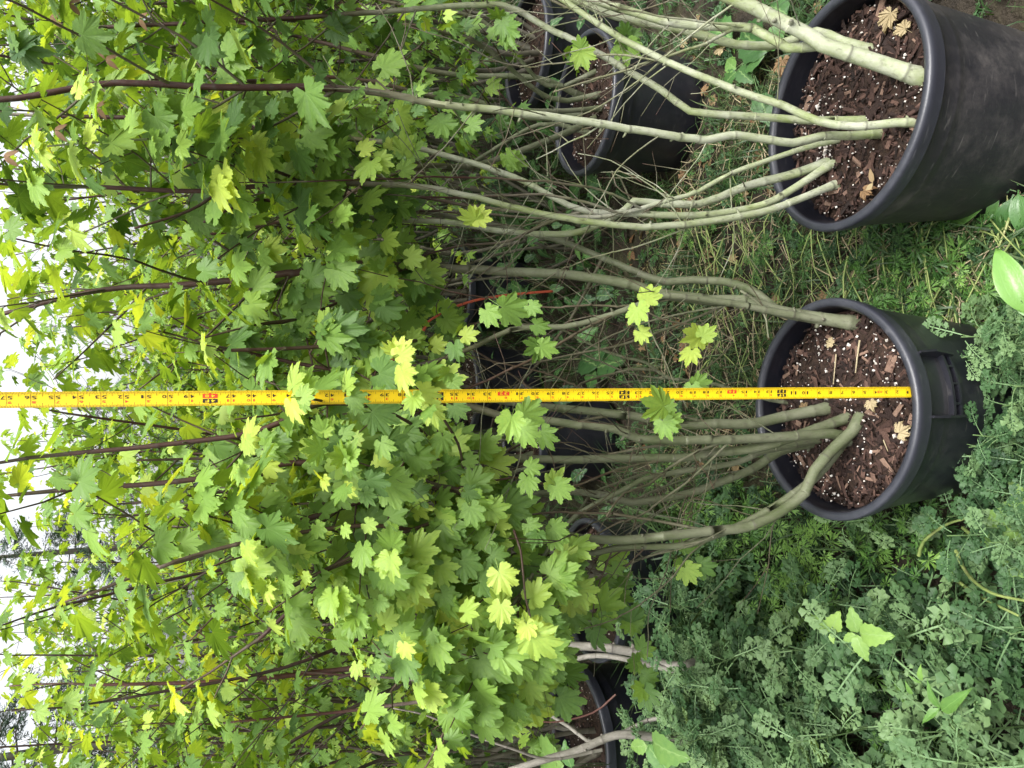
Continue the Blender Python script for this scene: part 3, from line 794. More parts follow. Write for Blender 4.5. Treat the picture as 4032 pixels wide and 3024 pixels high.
T1.bare(px([(1360, 430), (1340, 385), (1322, 370), (1330, 400), (1365, 425), (1420, 435)], 1.55, 1.5), 0.0022, 0.0012)
for ep in ([(470, 417), (407, 456), (291, 493)], [(560, 430), (500, 450), (440, 480)]):
    T1.bare(px(ep, 1.38, 1.34), 0.0028, 0.0018, 'stem', (0.9, 1))
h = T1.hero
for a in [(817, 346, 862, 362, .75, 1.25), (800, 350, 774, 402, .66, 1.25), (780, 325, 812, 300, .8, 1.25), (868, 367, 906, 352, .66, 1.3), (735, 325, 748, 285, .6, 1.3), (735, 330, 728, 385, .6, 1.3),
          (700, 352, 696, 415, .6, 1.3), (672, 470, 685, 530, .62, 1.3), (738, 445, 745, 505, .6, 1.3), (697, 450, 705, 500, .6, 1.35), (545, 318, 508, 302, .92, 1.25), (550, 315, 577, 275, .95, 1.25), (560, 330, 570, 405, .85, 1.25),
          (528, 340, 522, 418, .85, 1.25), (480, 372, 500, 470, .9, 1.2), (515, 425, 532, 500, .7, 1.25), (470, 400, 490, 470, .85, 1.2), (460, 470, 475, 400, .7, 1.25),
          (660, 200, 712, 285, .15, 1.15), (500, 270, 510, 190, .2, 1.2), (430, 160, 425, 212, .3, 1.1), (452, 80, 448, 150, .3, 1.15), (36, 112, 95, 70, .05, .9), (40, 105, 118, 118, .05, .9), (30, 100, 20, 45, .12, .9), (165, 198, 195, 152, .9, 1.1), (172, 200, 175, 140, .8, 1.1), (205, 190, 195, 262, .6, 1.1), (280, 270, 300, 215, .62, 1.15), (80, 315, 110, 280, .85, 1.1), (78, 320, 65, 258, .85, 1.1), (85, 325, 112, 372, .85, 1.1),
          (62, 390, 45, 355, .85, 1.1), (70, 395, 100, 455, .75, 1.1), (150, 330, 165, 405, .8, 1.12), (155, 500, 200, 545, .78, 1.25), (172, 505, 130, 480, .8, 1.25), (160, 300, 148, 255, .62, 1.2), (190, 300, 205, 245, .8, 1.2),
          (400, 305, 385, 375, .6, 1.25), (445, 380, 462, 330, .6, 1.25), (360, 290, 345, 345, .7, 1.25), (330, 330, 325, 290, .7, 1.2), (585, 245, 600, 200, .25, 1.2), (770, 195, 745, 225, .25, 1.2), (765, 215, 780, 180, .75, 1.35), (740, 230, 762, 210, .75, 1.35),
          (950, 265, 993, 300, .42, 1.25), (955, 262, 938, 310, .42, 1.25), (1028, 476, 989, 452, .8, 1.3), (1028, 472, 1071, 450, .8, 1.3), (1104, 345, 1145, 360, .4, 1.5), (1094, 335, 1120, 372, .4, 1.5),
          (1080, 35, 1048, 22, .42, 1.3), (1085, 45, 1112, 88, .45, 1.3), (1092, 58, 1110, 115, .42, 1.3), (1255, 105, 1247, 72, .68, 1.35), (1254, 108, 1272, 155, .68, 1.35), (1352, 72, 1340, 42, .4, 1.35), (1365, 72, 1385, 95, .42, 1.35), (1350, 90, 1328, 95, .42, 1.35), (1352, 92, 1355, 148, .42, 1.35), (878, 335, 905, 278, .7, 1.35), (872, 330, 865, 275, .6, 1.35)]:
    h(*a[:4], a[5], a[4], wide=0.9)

# --- shrub in the tape pot
T2 = Tree('olive green stemmed vine maple growing in the pot with the tape measure', (-0.052, 1.267, 0.33), M['bark_olive'], 22)
kw = dict(size=0.046, tint=0.48, young=('z', 1.0, 1.35), bare=0.14, density=0.9, lens=0.06, wob=0.0045)
T2.grow(stem_px([(1838, 697), (1744, 684), (1677, 671), (1610, 649), (1536, 648), (1427, 634), (1330, 606), (1156, 588), (933, 578), (760, 572), (560, 600), (380, 615), (200, 630), (-40, 690)], S, 1.72), 0.0138, 0.004, 1.25, sides=12, **kw)
T2.grow(stem_px([(1836, 694), (1744, 684), (1677, 668), (1640, 636), (1591, 614), (1498, 604), (1442, 608), (1379, 590), (1304, 556), (1214, 520), (1100, 495), (980, 470), (800, 440), (640, 400), (420, 380)], S, 1.78), 0.0105, 0.0035, 1.25, sides=10, **kw)
T2.grow(stem_px([(1832, 699), (1700, 678), (1560, 652), (1427, 640), (1397, 653), (1252, 701), (1193, 708), (1100, 714), (1000, 760), (900, 790), (740, 800), (500, 755)], S, 1.42), 0.0088, 0.003, 1.15, sides=10, **kw)
T2.grow(stem_px([(1792, 881), (1685, 902), (1610, 917), (1536, 914), (1490, 918), (1379, 900), (1304, 890), (1180, 880), (1040, 862), (900, 880), (760, 940), (560, 980)], S, 1.55), 0.0132, 0.004, 1.2, sides=12, **kw)
T2.grow(stem_px([(1837, 952), (1820, 942), (1796, 937), (1685, 943), (1536, 950), (1379, 948), (1330, 930), (1189, 909), (1100, 900), (980, 870), (850, 880), (700, 870), (560, 930), (360, 960), (150, 980)], S, 1.36), 0.0112, 0.0036, 1.2, sides=12, **kw)
T2.grow(stem_px([(1833, 902), (1759, 928), (1648, 965), (1536, 980), (1472, 987), (1304, 991), (1193, 991), (1060, 988), (933, 984), (800, 1010), (640, 1000), (380, 1040), (120, 1060)], S, 1.45), 0.0112, 0.004, 1.15, sides=12, **kw)
T2.grow(stem_px([(1858, 903), (1841, 932), (1804, 965), (1759, 1017), (1737, 1065), (1685, 1106), (1610, 1140), (1536, 1147), (1429, 1160), (1313, 1166), (1190, 1150), (1070, 1090), (940, 1050), (800, 1075), (640, 1130), (460, 1190), (340, 1225)], S, 1.32), 0.0125, 0.004, 1.12, sides=12, **kw)
T2.grow(stem_px([(1759, 956), (1685, 976), (1618, 1017), (1536, 1048), (1490, 1065), (1364, 1088), (1304, 1069), (1193, 1062), (1060, 1085), (920, 1130), (800, 1190), (660, 1290), (560, 1380)], S, 1.38), 0.0105, 0.0035, 1.1, sides=10, **kw)
T2.grow(stem_px([(1840, 935), (1800, 985), (1759, 1032), (1685, 1086), (1610, 1130), (1536, 1160), (1462, 1178), (1356, 1182), (1260, 1200), (1180, 1215), (1100, 1240), (980, 1330), (900, 1420)], S, 1.30), 0.0105, 0.0032, 1.05, sides=10, **kw)
T2.grow(stem_px([(1770, 950), (1648, 976), (1591, 998), (1416, 1028), (1341, 1062), (1250, 1110), (1190, 1180), (1120, 1290), (1060, 1380), (1010, 1480)], S, 1.25), 0.0078, 0.003, 1.02, sides=9, **kw)
T2.grow(stem_px([(1700, 870), (1640, 858), (1543, 830), (1440, 815), (1396, 782), (1310, 760), (1200, 708), (1110, 700)], S, 1.5), 0.0048, 0.0022, 1.25, sides=8, **{**kw, 'young': ('z', 0.8, 1.2)})
T2.bare(px([(1364, 943), (1300, 920), (1240, 905), (1160, 850), (1120, 820), (1044, 768), (1000, 745)], 1.42, 1.5), 0.0034, 0.0018, 'stem', (0.4, 0.9))
T2.bare(px([(1130, 790), (1240, 765), (1330, 748), (1410, 722), (1500, 688), (1560, 663)], 1.45, 1.38), 0.002, 0.003, 'stem', (0.5, 0.2))
T2.bare(px([(1396, 658), (1395, 672), (1425, 688), (1480, 700), (1545, 705), (1575, 730), (1580, 745), (1545, 780), (1495, 820), (1470, 850), (1462, 860)], 1.33, 1.24), 0.0016, 0.0014, 'twig', (0.7, 0.4))
T2.bare(px([(1660, 730), (1655, 690), (1640, 655), (1600, 628)], 1.28, 1.3), 0.0018, 0.003, 'stem', (0.2, 0.1))
T2.bare(px([(1490, 1060), (1468, 1110), (1439, 1233), (1402, 1322), (1401, 1375), (1398, 1420)], 1.36, 1.30), 0.0017, 0.0011, 'twig', (0.6, 0.3))
T2.bare(px([(1500, 988), (1440, 1050), (1390, 1075), (1360, 1160), (1330, 1200)], 1.42, 1.4), 0.0032, 0.0015, 'stem', (0.1, 0.3))
T2.bare(px([(1400, 1020), (1290, 1060), (1260, 1090), (1230, 1130)], 1.40, 1.35), 0.0034, 0.0018, 'stem', (0.1, 0.3))
# red young shoots in the low left crown
for pts, y0, y1, a, b in (([(1140, 1075), (960, 1120), (830, 1170), (640, 1260), (560, 1300)], 1.26, 1.2, .004, .0022), ([(1110, 1145), (1125, 1190), (1135, 1290), (1145, 1330), (1150, 1370)], 1.22, 1.14, .0026, .0014),
                       ([(930, 1150), (800, 1135), (690, 1145), (560, 1165), (420, 1200), (345, 1226)], 1.25, 1.18, .0038, .003), ([(960, 1180), (850, 1180), (700, 1235), (620, 1275)], 1.28, 1.22, .003, .002),
                       ([(675, 862), (720, 870), (800, 878), (860, 900), (920, 940), (950, 1000)], 1.05, 1.26, .0019, .003), ([(870, 800), (900, 835), (930, 870), (955, 900), (990, 960), (1000, 1010)], 1.03, 1.24, .0016, .0026),
                       ([(500, 757), (640, 752), (800, 742), (900, 736)], 1.3, 1.38, .003, .0035), ([(570, 700), (640, 690), (760, 640), (850, 590), (900, 570)], 1.4, 1.55, .0022, .0038), ([(420, 735), (560, 700), (640, 690)], 1.36, 1.4, .0012, .0022)):
    T2.bare(px(pts, y0, y1), a, b, 'stem', (0.95, 0.75))
h = T2.hero
f5 = lambda a, b: (932.6 + .3717 * a, 548.6 + .3717 * b)
f6 = lambda a, b: (932.6 + .3307 * a, 1110.4 + .3307 * b)
f4 = lambda a, b: (466.3 + .3307 * a, 548.6 + .3307 * b)
f8 = lambda a, b: (466.3 + .3383 * a, 1097.2 + .3383 * b)
for f, Yd, lst in (
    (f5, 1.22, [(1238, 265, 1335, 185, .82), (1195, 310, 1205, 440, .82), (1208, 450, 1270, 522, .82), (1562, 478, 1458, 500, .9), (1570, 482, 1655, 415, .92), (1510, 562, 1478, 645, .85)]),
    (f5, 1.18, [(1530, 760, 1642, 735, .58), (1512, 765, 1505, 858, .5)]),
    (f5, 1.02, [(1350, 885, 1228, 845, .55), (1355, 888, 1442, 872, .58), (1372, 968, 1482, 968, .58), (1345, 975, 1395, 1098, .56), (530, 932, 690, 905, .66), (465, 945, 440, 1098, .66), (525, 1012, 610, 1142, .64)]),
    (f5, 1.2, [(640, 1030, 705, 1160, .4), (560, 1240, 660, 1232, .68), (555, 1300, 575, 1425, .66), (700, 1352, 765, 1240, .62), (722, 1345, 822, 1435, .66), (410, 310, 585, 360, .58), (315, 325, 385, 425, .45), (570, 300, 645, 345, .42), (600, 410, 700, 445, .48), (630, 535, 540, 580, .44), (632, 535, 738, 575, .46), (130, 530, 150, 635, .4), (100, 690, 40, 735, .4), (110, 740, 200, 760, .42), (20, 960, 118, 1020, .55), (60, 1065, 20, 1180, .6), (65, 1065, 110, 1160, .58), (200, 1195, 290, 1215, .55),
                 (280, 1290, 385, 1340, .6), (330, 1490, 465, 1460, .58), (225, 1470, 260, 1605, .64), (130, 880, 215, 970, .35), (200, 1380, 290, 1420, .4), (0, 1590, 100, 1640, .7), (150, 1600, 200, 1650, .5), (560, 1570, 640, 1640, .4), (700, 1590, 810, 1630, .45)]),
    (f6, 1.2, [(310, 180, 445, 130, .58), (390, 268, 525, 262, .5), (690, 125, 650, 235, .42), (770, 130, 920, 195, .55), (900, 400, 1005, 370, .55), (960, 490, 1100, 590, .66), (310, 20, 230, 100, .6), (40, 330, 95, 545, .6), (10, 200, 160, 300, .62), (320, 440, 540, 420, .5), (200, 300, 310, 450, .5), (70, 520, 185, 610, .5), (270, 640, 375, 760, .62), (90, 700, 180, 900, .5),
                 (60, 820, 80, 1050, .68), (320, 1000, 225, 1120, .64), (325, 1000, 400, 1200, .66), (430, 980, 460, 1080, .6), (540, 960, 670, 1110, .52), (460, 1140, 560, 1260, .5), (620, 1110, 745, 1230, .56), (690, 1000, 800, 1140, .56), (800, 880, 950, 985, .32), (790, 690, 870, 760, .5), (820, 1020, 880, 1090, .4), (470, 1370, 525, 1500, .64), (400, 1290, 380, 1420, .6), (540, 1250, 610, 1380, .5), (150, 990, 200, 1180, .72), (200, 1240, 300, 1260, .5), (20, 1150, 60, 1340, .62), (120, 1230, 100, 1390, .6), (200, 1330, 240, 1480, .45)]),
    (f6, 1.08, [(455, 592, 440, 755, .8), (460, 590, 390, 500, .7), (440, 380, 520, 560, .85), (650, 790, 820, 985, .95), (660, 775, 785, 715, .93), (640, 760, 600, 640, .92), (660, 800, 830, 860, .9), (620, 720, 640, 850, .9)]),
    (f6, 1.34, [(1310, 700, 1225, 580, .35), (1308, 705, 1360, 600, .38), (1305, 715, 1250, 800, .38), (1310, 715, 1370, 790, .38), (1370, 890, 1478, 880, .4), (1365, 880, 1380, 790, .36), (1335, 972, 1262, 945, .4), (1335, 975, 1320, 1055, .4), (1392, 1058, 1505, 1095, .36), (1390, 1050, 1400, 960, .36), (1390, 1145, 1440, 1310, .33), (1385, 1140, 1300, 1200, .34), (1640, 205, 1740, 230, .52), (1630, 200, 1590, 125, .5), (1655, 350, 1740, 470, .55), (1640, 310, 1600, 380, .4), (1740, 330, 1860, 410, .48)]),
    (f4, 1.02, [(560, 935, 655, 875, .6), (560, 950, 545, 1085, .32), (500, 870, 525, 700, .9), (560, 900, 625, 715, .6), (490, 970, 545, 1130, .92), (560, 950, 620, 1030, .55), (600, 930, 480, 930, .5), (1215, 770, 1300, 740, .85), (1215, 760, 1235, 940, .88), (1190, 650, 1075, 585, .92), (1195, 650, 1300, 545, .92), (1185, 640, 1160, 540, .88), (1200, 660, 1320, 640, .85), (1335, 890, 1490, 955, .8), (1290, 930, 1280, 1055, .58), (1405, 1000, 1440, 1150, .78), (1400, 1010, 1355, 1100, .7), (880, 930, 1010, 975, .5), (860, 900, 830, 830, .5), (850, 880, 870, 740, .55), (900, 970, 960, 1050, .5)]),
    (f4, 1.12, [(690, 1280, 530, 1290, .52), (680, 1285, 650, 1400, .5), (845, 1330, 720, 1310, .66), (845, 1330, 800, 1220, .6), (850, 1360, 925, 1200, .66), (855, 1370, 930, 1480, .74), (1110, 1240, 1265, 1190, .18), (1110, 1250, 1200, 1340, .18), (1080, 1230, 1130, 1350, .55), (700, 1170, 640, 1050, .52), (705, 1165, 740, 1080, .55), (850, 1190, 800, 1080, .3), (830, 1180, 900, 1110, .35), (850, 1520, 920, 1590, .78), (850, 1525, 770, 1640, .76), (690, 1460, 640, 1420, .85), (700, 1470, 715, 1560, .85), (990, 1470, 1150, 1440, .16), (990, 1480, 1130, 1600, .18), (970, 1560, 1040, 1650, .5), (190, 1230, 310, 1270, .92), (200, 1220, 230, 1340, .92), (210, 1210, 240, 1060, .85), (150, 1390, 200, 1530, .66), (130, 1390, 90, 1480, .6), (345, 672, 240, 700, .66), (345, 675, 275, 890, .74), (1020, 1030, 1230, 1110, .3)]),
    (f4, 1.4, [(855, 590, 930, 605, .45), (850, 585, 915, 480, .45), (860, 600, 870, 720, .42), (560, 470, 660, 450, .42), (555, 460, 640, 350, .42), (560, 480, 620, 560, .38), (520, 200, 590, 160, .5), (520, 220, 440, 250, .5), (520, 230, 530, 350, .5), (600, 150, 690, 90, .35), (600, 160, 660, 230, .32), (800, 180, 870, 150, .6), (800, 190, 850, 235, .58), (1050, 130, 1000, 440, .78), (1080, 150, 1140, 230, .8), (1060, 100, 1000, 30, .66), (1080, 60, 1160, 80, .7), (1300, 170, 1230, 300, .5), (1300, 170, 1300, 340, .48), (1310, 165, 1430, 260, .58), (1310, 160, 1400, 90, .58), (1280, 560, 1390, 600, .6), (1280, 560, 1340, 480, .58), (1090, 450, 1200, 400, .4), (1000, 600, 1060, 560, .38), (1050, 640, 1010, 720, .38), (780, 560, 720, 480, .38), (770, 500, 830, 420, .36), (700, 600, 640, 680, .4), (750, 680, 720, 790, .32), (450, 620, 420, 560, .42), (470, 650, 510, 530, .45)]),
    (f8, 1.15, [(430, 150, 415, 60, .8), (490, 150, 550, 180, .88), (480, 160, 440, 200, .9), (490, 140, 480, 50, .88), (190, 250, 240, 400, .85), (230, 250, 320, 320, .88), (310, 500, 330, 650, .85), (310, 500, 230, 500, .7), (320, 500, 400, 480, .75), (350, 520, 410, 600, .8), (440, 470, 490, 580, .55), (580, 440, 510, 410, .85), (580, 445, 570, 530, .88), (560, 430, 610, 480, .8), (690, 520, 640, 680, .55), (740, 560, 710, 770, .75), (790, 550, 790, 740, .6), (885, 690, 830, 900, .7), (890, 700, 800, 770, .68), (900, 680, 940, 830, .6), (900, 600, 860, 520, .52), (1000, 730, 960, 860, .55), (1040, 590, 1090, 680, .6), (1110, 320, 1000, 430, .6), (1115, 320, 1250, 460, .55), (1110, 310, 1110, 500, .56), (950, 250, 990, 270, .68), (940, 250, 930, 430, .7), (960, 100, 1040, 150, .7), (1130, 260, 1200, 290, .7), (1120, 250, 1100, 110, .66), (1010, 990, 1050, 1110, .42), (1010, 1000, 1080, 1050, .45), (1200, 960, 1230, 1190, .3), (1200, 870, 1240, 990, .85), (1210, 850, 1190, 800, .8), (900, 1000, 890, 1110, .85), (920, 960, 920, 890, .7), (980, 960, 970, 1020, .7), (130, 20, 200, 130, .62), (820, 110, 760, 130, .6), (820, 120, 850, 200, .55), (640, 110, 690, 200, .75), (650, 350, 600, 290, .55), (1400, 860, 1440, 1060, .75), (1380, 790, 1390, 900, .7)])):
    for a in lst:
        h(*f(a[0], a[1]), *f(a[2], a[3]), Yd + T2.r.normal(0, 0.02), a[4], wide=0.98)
def inside(x, y, poly):
    c = False; j = len(poly) - 1
    for i in range(len(poly)):
        if (poly[i][1] > y) != (poly[j][1] > y) and x < (poly[j][0] - poly[i][0]) * (y - poly[i][1]) / (poly[j][1] - poly[i][1]) + poly[i][0]: c = not c
        j = i
    return c
def fill(tree, poly, gap, Y, n, size, tint, down=.75):
    r = tree.r; pts = []; xs, ys = zip(*poly); tries = 0
    while tries < 2500:
        tries += 1; x, y = r.uniform(min(xs), max(xs)), r.uniform(min(ys), max(ys))
        if not inside(x, y, poly) or any(math.hypot(x - a, y - b) < gap for a, b in pts): continue
        pts.append((x, y)); tree.cluster(x, y, r.uniform(*Y), int(r.integers(n[0], n[1] + 1)), size, tint, down)
# the low hanging, densely leaved skirt left of the tape; then the crown above it
fill(T2, [(760, 900), (1000, 960), (1090, 1080), (1200, 1190), (1230, 1340), (1190, 1500), (1080, 1570), (960, 1540), (860, 1400), (760, 1250), (690, 1050)], 50, (1.16, 1.44), (3, 6), .045, .56)
fill(T2, [(470, 900), (700, 900), (760, 1250), (860, 1400), (780, 1400), (640, 1330), (520, 1250), (420, 1120)], 60, (1.2, 1.55), (3, 5), .042, .60)
fill(T2, [(560, 560), (900, 560), (960, 700), (940, 830), (560, 830), (470, 700)], 62, (1.3, 1.65), (3, 5), .044, .46)
fill(T1, [(420, 120), (860, 180), (900, 330), (860, 480), (560, 560), (400, 480), (300, 250)], 72, (1.25, 1.65), (2, 5), .044, .44, .5)
fill(T2, [(1190, 1190), (1290, 1190), (1320, 1330), (1230, 1360)], 58, (1.3, 1.45), (2, 3), .044, .46)
def forks(tree, n, z0, Ymax, side):
    """thin secondary stems that leave the main ones low down and cross them on the way up"""
    r = tree.r; A = [a for a in tree.axes if len(a) > 12]
    for k in range(n):
        Q = A[int(r.integers(0, len(A)))]; c = np.where((Q[:, 2] > z0[0]) & (Q[:, 2] < z0[1]))[0]
        if not len(c): continue
        b = Q[int(r.choice(c))]; d = unit(np.array([r.normal(side, .45), r.normal(.12, .25), 1.0])); P = [b]
        H = r.uniform(.3, .8)
        for e in range(5):
            d = unit(d + r.normal(0, .17, 3) + [0, 0, .10]); P.append(P[-1] + d * H / 5)
        if P[-1][1] > Ymax or P[-1][1] < 1.05: continue
        w = r.uniform(.0018, .0042)
        tree.grow(P, w, w * .45, 1.15, sides=6, young=('z', .55, 1.15), size=.042, tint=.45, density=.5, bare=.22, lens=.06, wob=.006, nodes=.06, blen=(.08, .22))
forks(T2, 22, (.5, .85), 1.75, -.1)
forks(T1, 13, (.6, .95), 1.8, -.05)
T1.done(near=True); T2.done(near=True)

# --- shrubs standing behind: each in one of the pots, the last rows in pots no one can see
BACK = [
    (1.00, 2.47, 'olive stemmed vine maple in the pot behind the pale stems', 7, 2.1, 0.55, 0.62, 'bark_olive', .34),
    (1.42, 3.05, 'vine maple rising from the half hidden pot at the upper edge', 7, 2.45, 0.5, 0.6, 'bark_grey', .32),
    (-0.24, 3.10, 'vine maple massed straight behind the tape, in the shaded pot', 8, 2.05, 0.55, 0.8, 'bark_olive', .40),
    (0.52, 4.10, 'vine maple in the far pot behind the orange ribbon', 8, 2.3, 0.6, 0.7, 'bark_grey', .42),
    (-0.02, 3.98, 'vine maple in the far pot whose rim meets the tape', 8, 2.25, 0.6, 0.7, 'bark_grey', .44),
    (-0.72, 2.42, 'grey trunked vine maple among grass blades left of the tape', 7, 1.9, 0.5, 0.62, 'bark_grey', .40),
    (-1.27, 2.52, 'leaning grey stemmed vine maple in the broad rimmed pot', 7, 1.9, 0.45, 0.62, 'bark_grey', .38),
]
def low(x, y, H):
    q = x / y
    return min(H, 1.55 + 0.135 * y) if (0.10 < q < 0.25 or -0.28 < q < -0.05) else H
for k, (x, y, lab, n, H, spd, lz, bark, ti) in enumerate(BACK):
    H = low(x, y, H)
    t = Tree(lab, (x, y, 0.33 if 'ragwort' not in lab else 0.0), M[bark], 60 + k)
    t.auto_stems(n, H - 0.33, spd, lz, size=0.042, tint=ti, bare=0.10, young=('z', 0.7, 1.3), sides=7, step=0.05, density=0.95, lens=0.055, dens_low=.12)
    t.done(300)
def rooted(pts, Y0, Y1):
    P = px(pts, Y0, Y1); d = P[0] - P[1]
    return [np.array([P[0][0] + d[0] * .2, P[0][1] + .10, -0.03]), np.array([P[0][0] + d[0] * .12, P[0][1] + .06, P[0][2] * .5])] + P
T3 = Tree('thick grey trunked vine maple rising out of the ragwort patch', at(1425, 1435, 1.9), M['bark_light'], 23)
kw = dict(size=0.05, tint=.42, young=('z', 0.9, 1.3), blen=(0.1, 0.3))
T3.grow(rooted([(1475, 1440), (1425, 1432), (1380, 1412), (1310, 1400), (1240, 1395), (1150, 1400), (1000, 1420), (800, 1440), (500, 1470), (200, 1480)], 1.88, 2.3), 0.018, 0.004, 1.3, sides=9, **kw)
T3.grow(rooted([(1470, 1448), (1420, 1440), (1330, 1420), (1270, 1418), (1200, 1440), (1050, 1490), (800, 1530), (500, 1560)], 1.88, 2.1), 0.011, 0.003, 1.25, sides=8, **kw)
T3.grow(rooted([(1470, 1600), (1410, 1592), (1330, 1588), (1250, 1620), (1180, 1640), (1100, 1665)], 1.85, 1.95), 0.017, 0.009, 1.5, sides=9, **kw)
T3.grow(rooted([(1460, 1548), (1400, 1556), (1290, 1604), (1230, 1570), (1160, 1530), (1060, 1500), (900, 1470), (700, 1455)], 1.86, 2.2), 0.008, 0.003, 1.3, sides=8, **kw)
T3.bare(px([(1300, 1620), (1190, 1640), (1100, 1615), (1000, 1580), (920, 1545), (850, 1530)], 1.8, 1.8), 0.005, 0.0018, 'stem', (0, 0.2))
T3.bare(px([(1330, 1500), (1280, 1540), (1190, 1560), (1120, 1545), (1020, 1520)], 1.85, 1.9), 0.0028, 0.0016, 'stem', (0.9, 1))
T3.done(300)
FARR = [(0.72, 3.25), (1.95, 3.4), (-1.9, 3.3), (-1.4, 3.6), (-0.85, 3.7), (1.1, 4.0), (1.7, 4.2), (2.2, 3.7), (-2.4, 4.4), (-1.8, 4.7), (-1.2, 4.9), (-0.5, 5.0), (0.2, 5.1), (0.9, 5.1), (1.6, 5.2), (2.3, 5.0), (2.9, 4.9)]
for k, (x, y) in enumerate(FARR):
    t = Tree('far vine maple in the massed rows behind the front pots', (x, y, 0.0), M['bark_grey'], 90 + k, 'far vine maples massed behind')
    t.auto_stems(7, low(x, y, 2.3 + 0.14 * math.sin(k * 2.1) + 0.16 * abs(x)), 0.6, 0.45, size=0.045, tint=.46, young=('z', 0.6, 1.2), sides=5, step=0.1, density=0.62, lens=0.07, blen=(0.15, 0.5))
    t.done(120 if y > 4.3 else 200)


# ------------------------------------------------------------------ tape measure (inches along s from the hook, t across; curved like the steel is)
IN = 0.0254
TX, TY, TZ0 = -0.0168, 1.0720, 0.3560
TW = 0.76
def tape_pt(s, t, lift=0.0):
    """s, t in inches (arrays): a vertical blade, hollow towards the camera, leaning a hair"""
    s, t = np.asarray(s, float), np.asarray(t, float)
    sag = 0.11 * (2 * t / TW) ** 2
    return np.column_stack([TX - t * IN - (s - 25) * IN * 0.0030, TY - (sag + lift) * IN + 0.0 * s + 0.002 * np.sin(s / 9.0), TZ0 + s * IN])
tape = thing('tape_measure', 'yellow steel tape measure pulled up straight out of the pot', 'tape measure', (TX, TY, TZ0))
TB = np.array([TX, TY, TZ0])
def grid_strip(s0, s1, ns, nt=8, lift=0.0, t0=-TW / 2, t1=TW / 2):
    S, T = np.meshgrid(np.linspace(s0, s1, ns), np.linspace(t0, t1, nt), indexing='ij')
    A = (np.arange(ns - 1)[:, None] * nt + np.arange(nt - 1)[None]).ravel()
    t = np.vstack([np.column_stack([A, A + nt, A + 1]), np.column_stack([A + 1, A + nt, A + nt + 1])])
    return tape_pt(S.ravel(), T.ravel(), lift) - TB, t
V, t_ = grid_strip(0, 66, 133)
bl = link('blade', make_mesh('blade', V, t_, M['tape']), tape)
md = bl.modifiers.new('thickness', 'SOLIDIFY'); md.thickness = 0.0003; md.offset = -1
V, t_ = grid_strip(-0.05, 0.55, 3, 8, 0.03)
# a little riveted hook at the zero end
hk = MB(); hk.add(V, t_)
hk.add(*box_arrays(np.array([0, 0.0, -0.002]), np.array([0.009, 0, 0]), np.array([0, 0.006, 0]), np.array([0, 0, 0.0008])))
link('hook', hk.mesh('hook', M['plastic'], False), tape)
LIFT = 0.012
tk = MB()
def tick(s, a, b, w):
    n = 4; T = np.linspace(a, b, n)
    P = np.vstack([tape_pt(np.full(n, s - w / 2), T, LIFT), tape_pt(np.full(n, s + w / 2), T, LIFT)]) - TB
    tk.add(P, [x for k in range(n - 1) for x in ((k, n + k, k + 1), (k + 1, n + k, n + k + 1))])
for i in range(1, 66 * 16):
    s_ = i / 16
    L_ = 0.10 if i % 2 else 0.125 if i % 4 else 0.16 if i % 8 else 0.23 if i % 16 else None
    wd = 0.018
    if L_ is None:
        if int(s_) % 12 and int(s_) % 16: tick(s_, -TW / 2, TW / 2, 0.022)
    else:
        tick(s_, -TW / 2, -TW / 2 + L_, wd); tick(s_, TW / 2 - L_, TW / 2, wd)
o = link('tick_marks', tk.mesh('tick_marks', M['tick'], False), tape); o['kind'] = 'stuff'
# print: glyph outlines from the built-in font
GL = {}
def glyph(ch):
    if ch not in GL:
        cu = bpy.data.curves.new('glyph', 'FONT'); cu.body = ch; cu.size = 1.0; cu.resolution_u = 3
        cu.offset = 0.012
        ob = bpy.data.objects.new('glyph', cu); COL.objects.link(ob)
        dg = bpy.context.evaluated_depsgraph_get(); me = ob.evaluated_get(dg).to_mesh(); me.calc_loop_triangles()
        v = np.array([x.co[:2] for x in me.vertices]).reshape(-1, 2); tt = np.array([x.vertices[:] for x in me.loop_triangles]).reshape(-1, 3)
        ob.evaluated_get(dg).to_mesh_clear(); bpy.data.objects.remove(ob); bpy.data.curves.remove(cu)
        lo, hi = v.min(0), v.max(0)
        GL[ch] = ((v - lo) / np.maximum(hi - lo, 1e-6), tt)
    return GL[ch]
def put(mb, ch, s0, s1, t0, t1, lift):
    """a character in the box s0..s1 (reading direction), t0..t1 (its foot to its head)"""
    v, tt = glyph(ch)
    w = s1 - s0
    if ch == '1': s0, s1 = s0 + 0.30 * w, s1 - 0.22 * w
    mb.add(tape_pt(s0 + v[:, 0] * (s1 - s0), t0 + v[:, 1] * (t1 - t0), lift) - TB, tt)
def patch(mb, s0, s1, t0, t1):
    v, t_ = grid_strip(s0, s1, 2, 5, LIFT + 0.006, t0, t1); mb.add(v, t_)
def tri(mb, s, t0, d):
    mb.add(tape_pt(np.array([s - 0.07, s + 0.07, s]), np.array([t0, t0, t0 + d]), LIFT + 0.006) - TB, [(0, 1, 2)] if d > 0 else [(0, 2, 1)])
def printed(name, mat, items, parent=None):
    mb = MB()
    for it in items: put(mb, *it)
    return link(name, mb.mesh(name, M[mat], False), parent or tape)
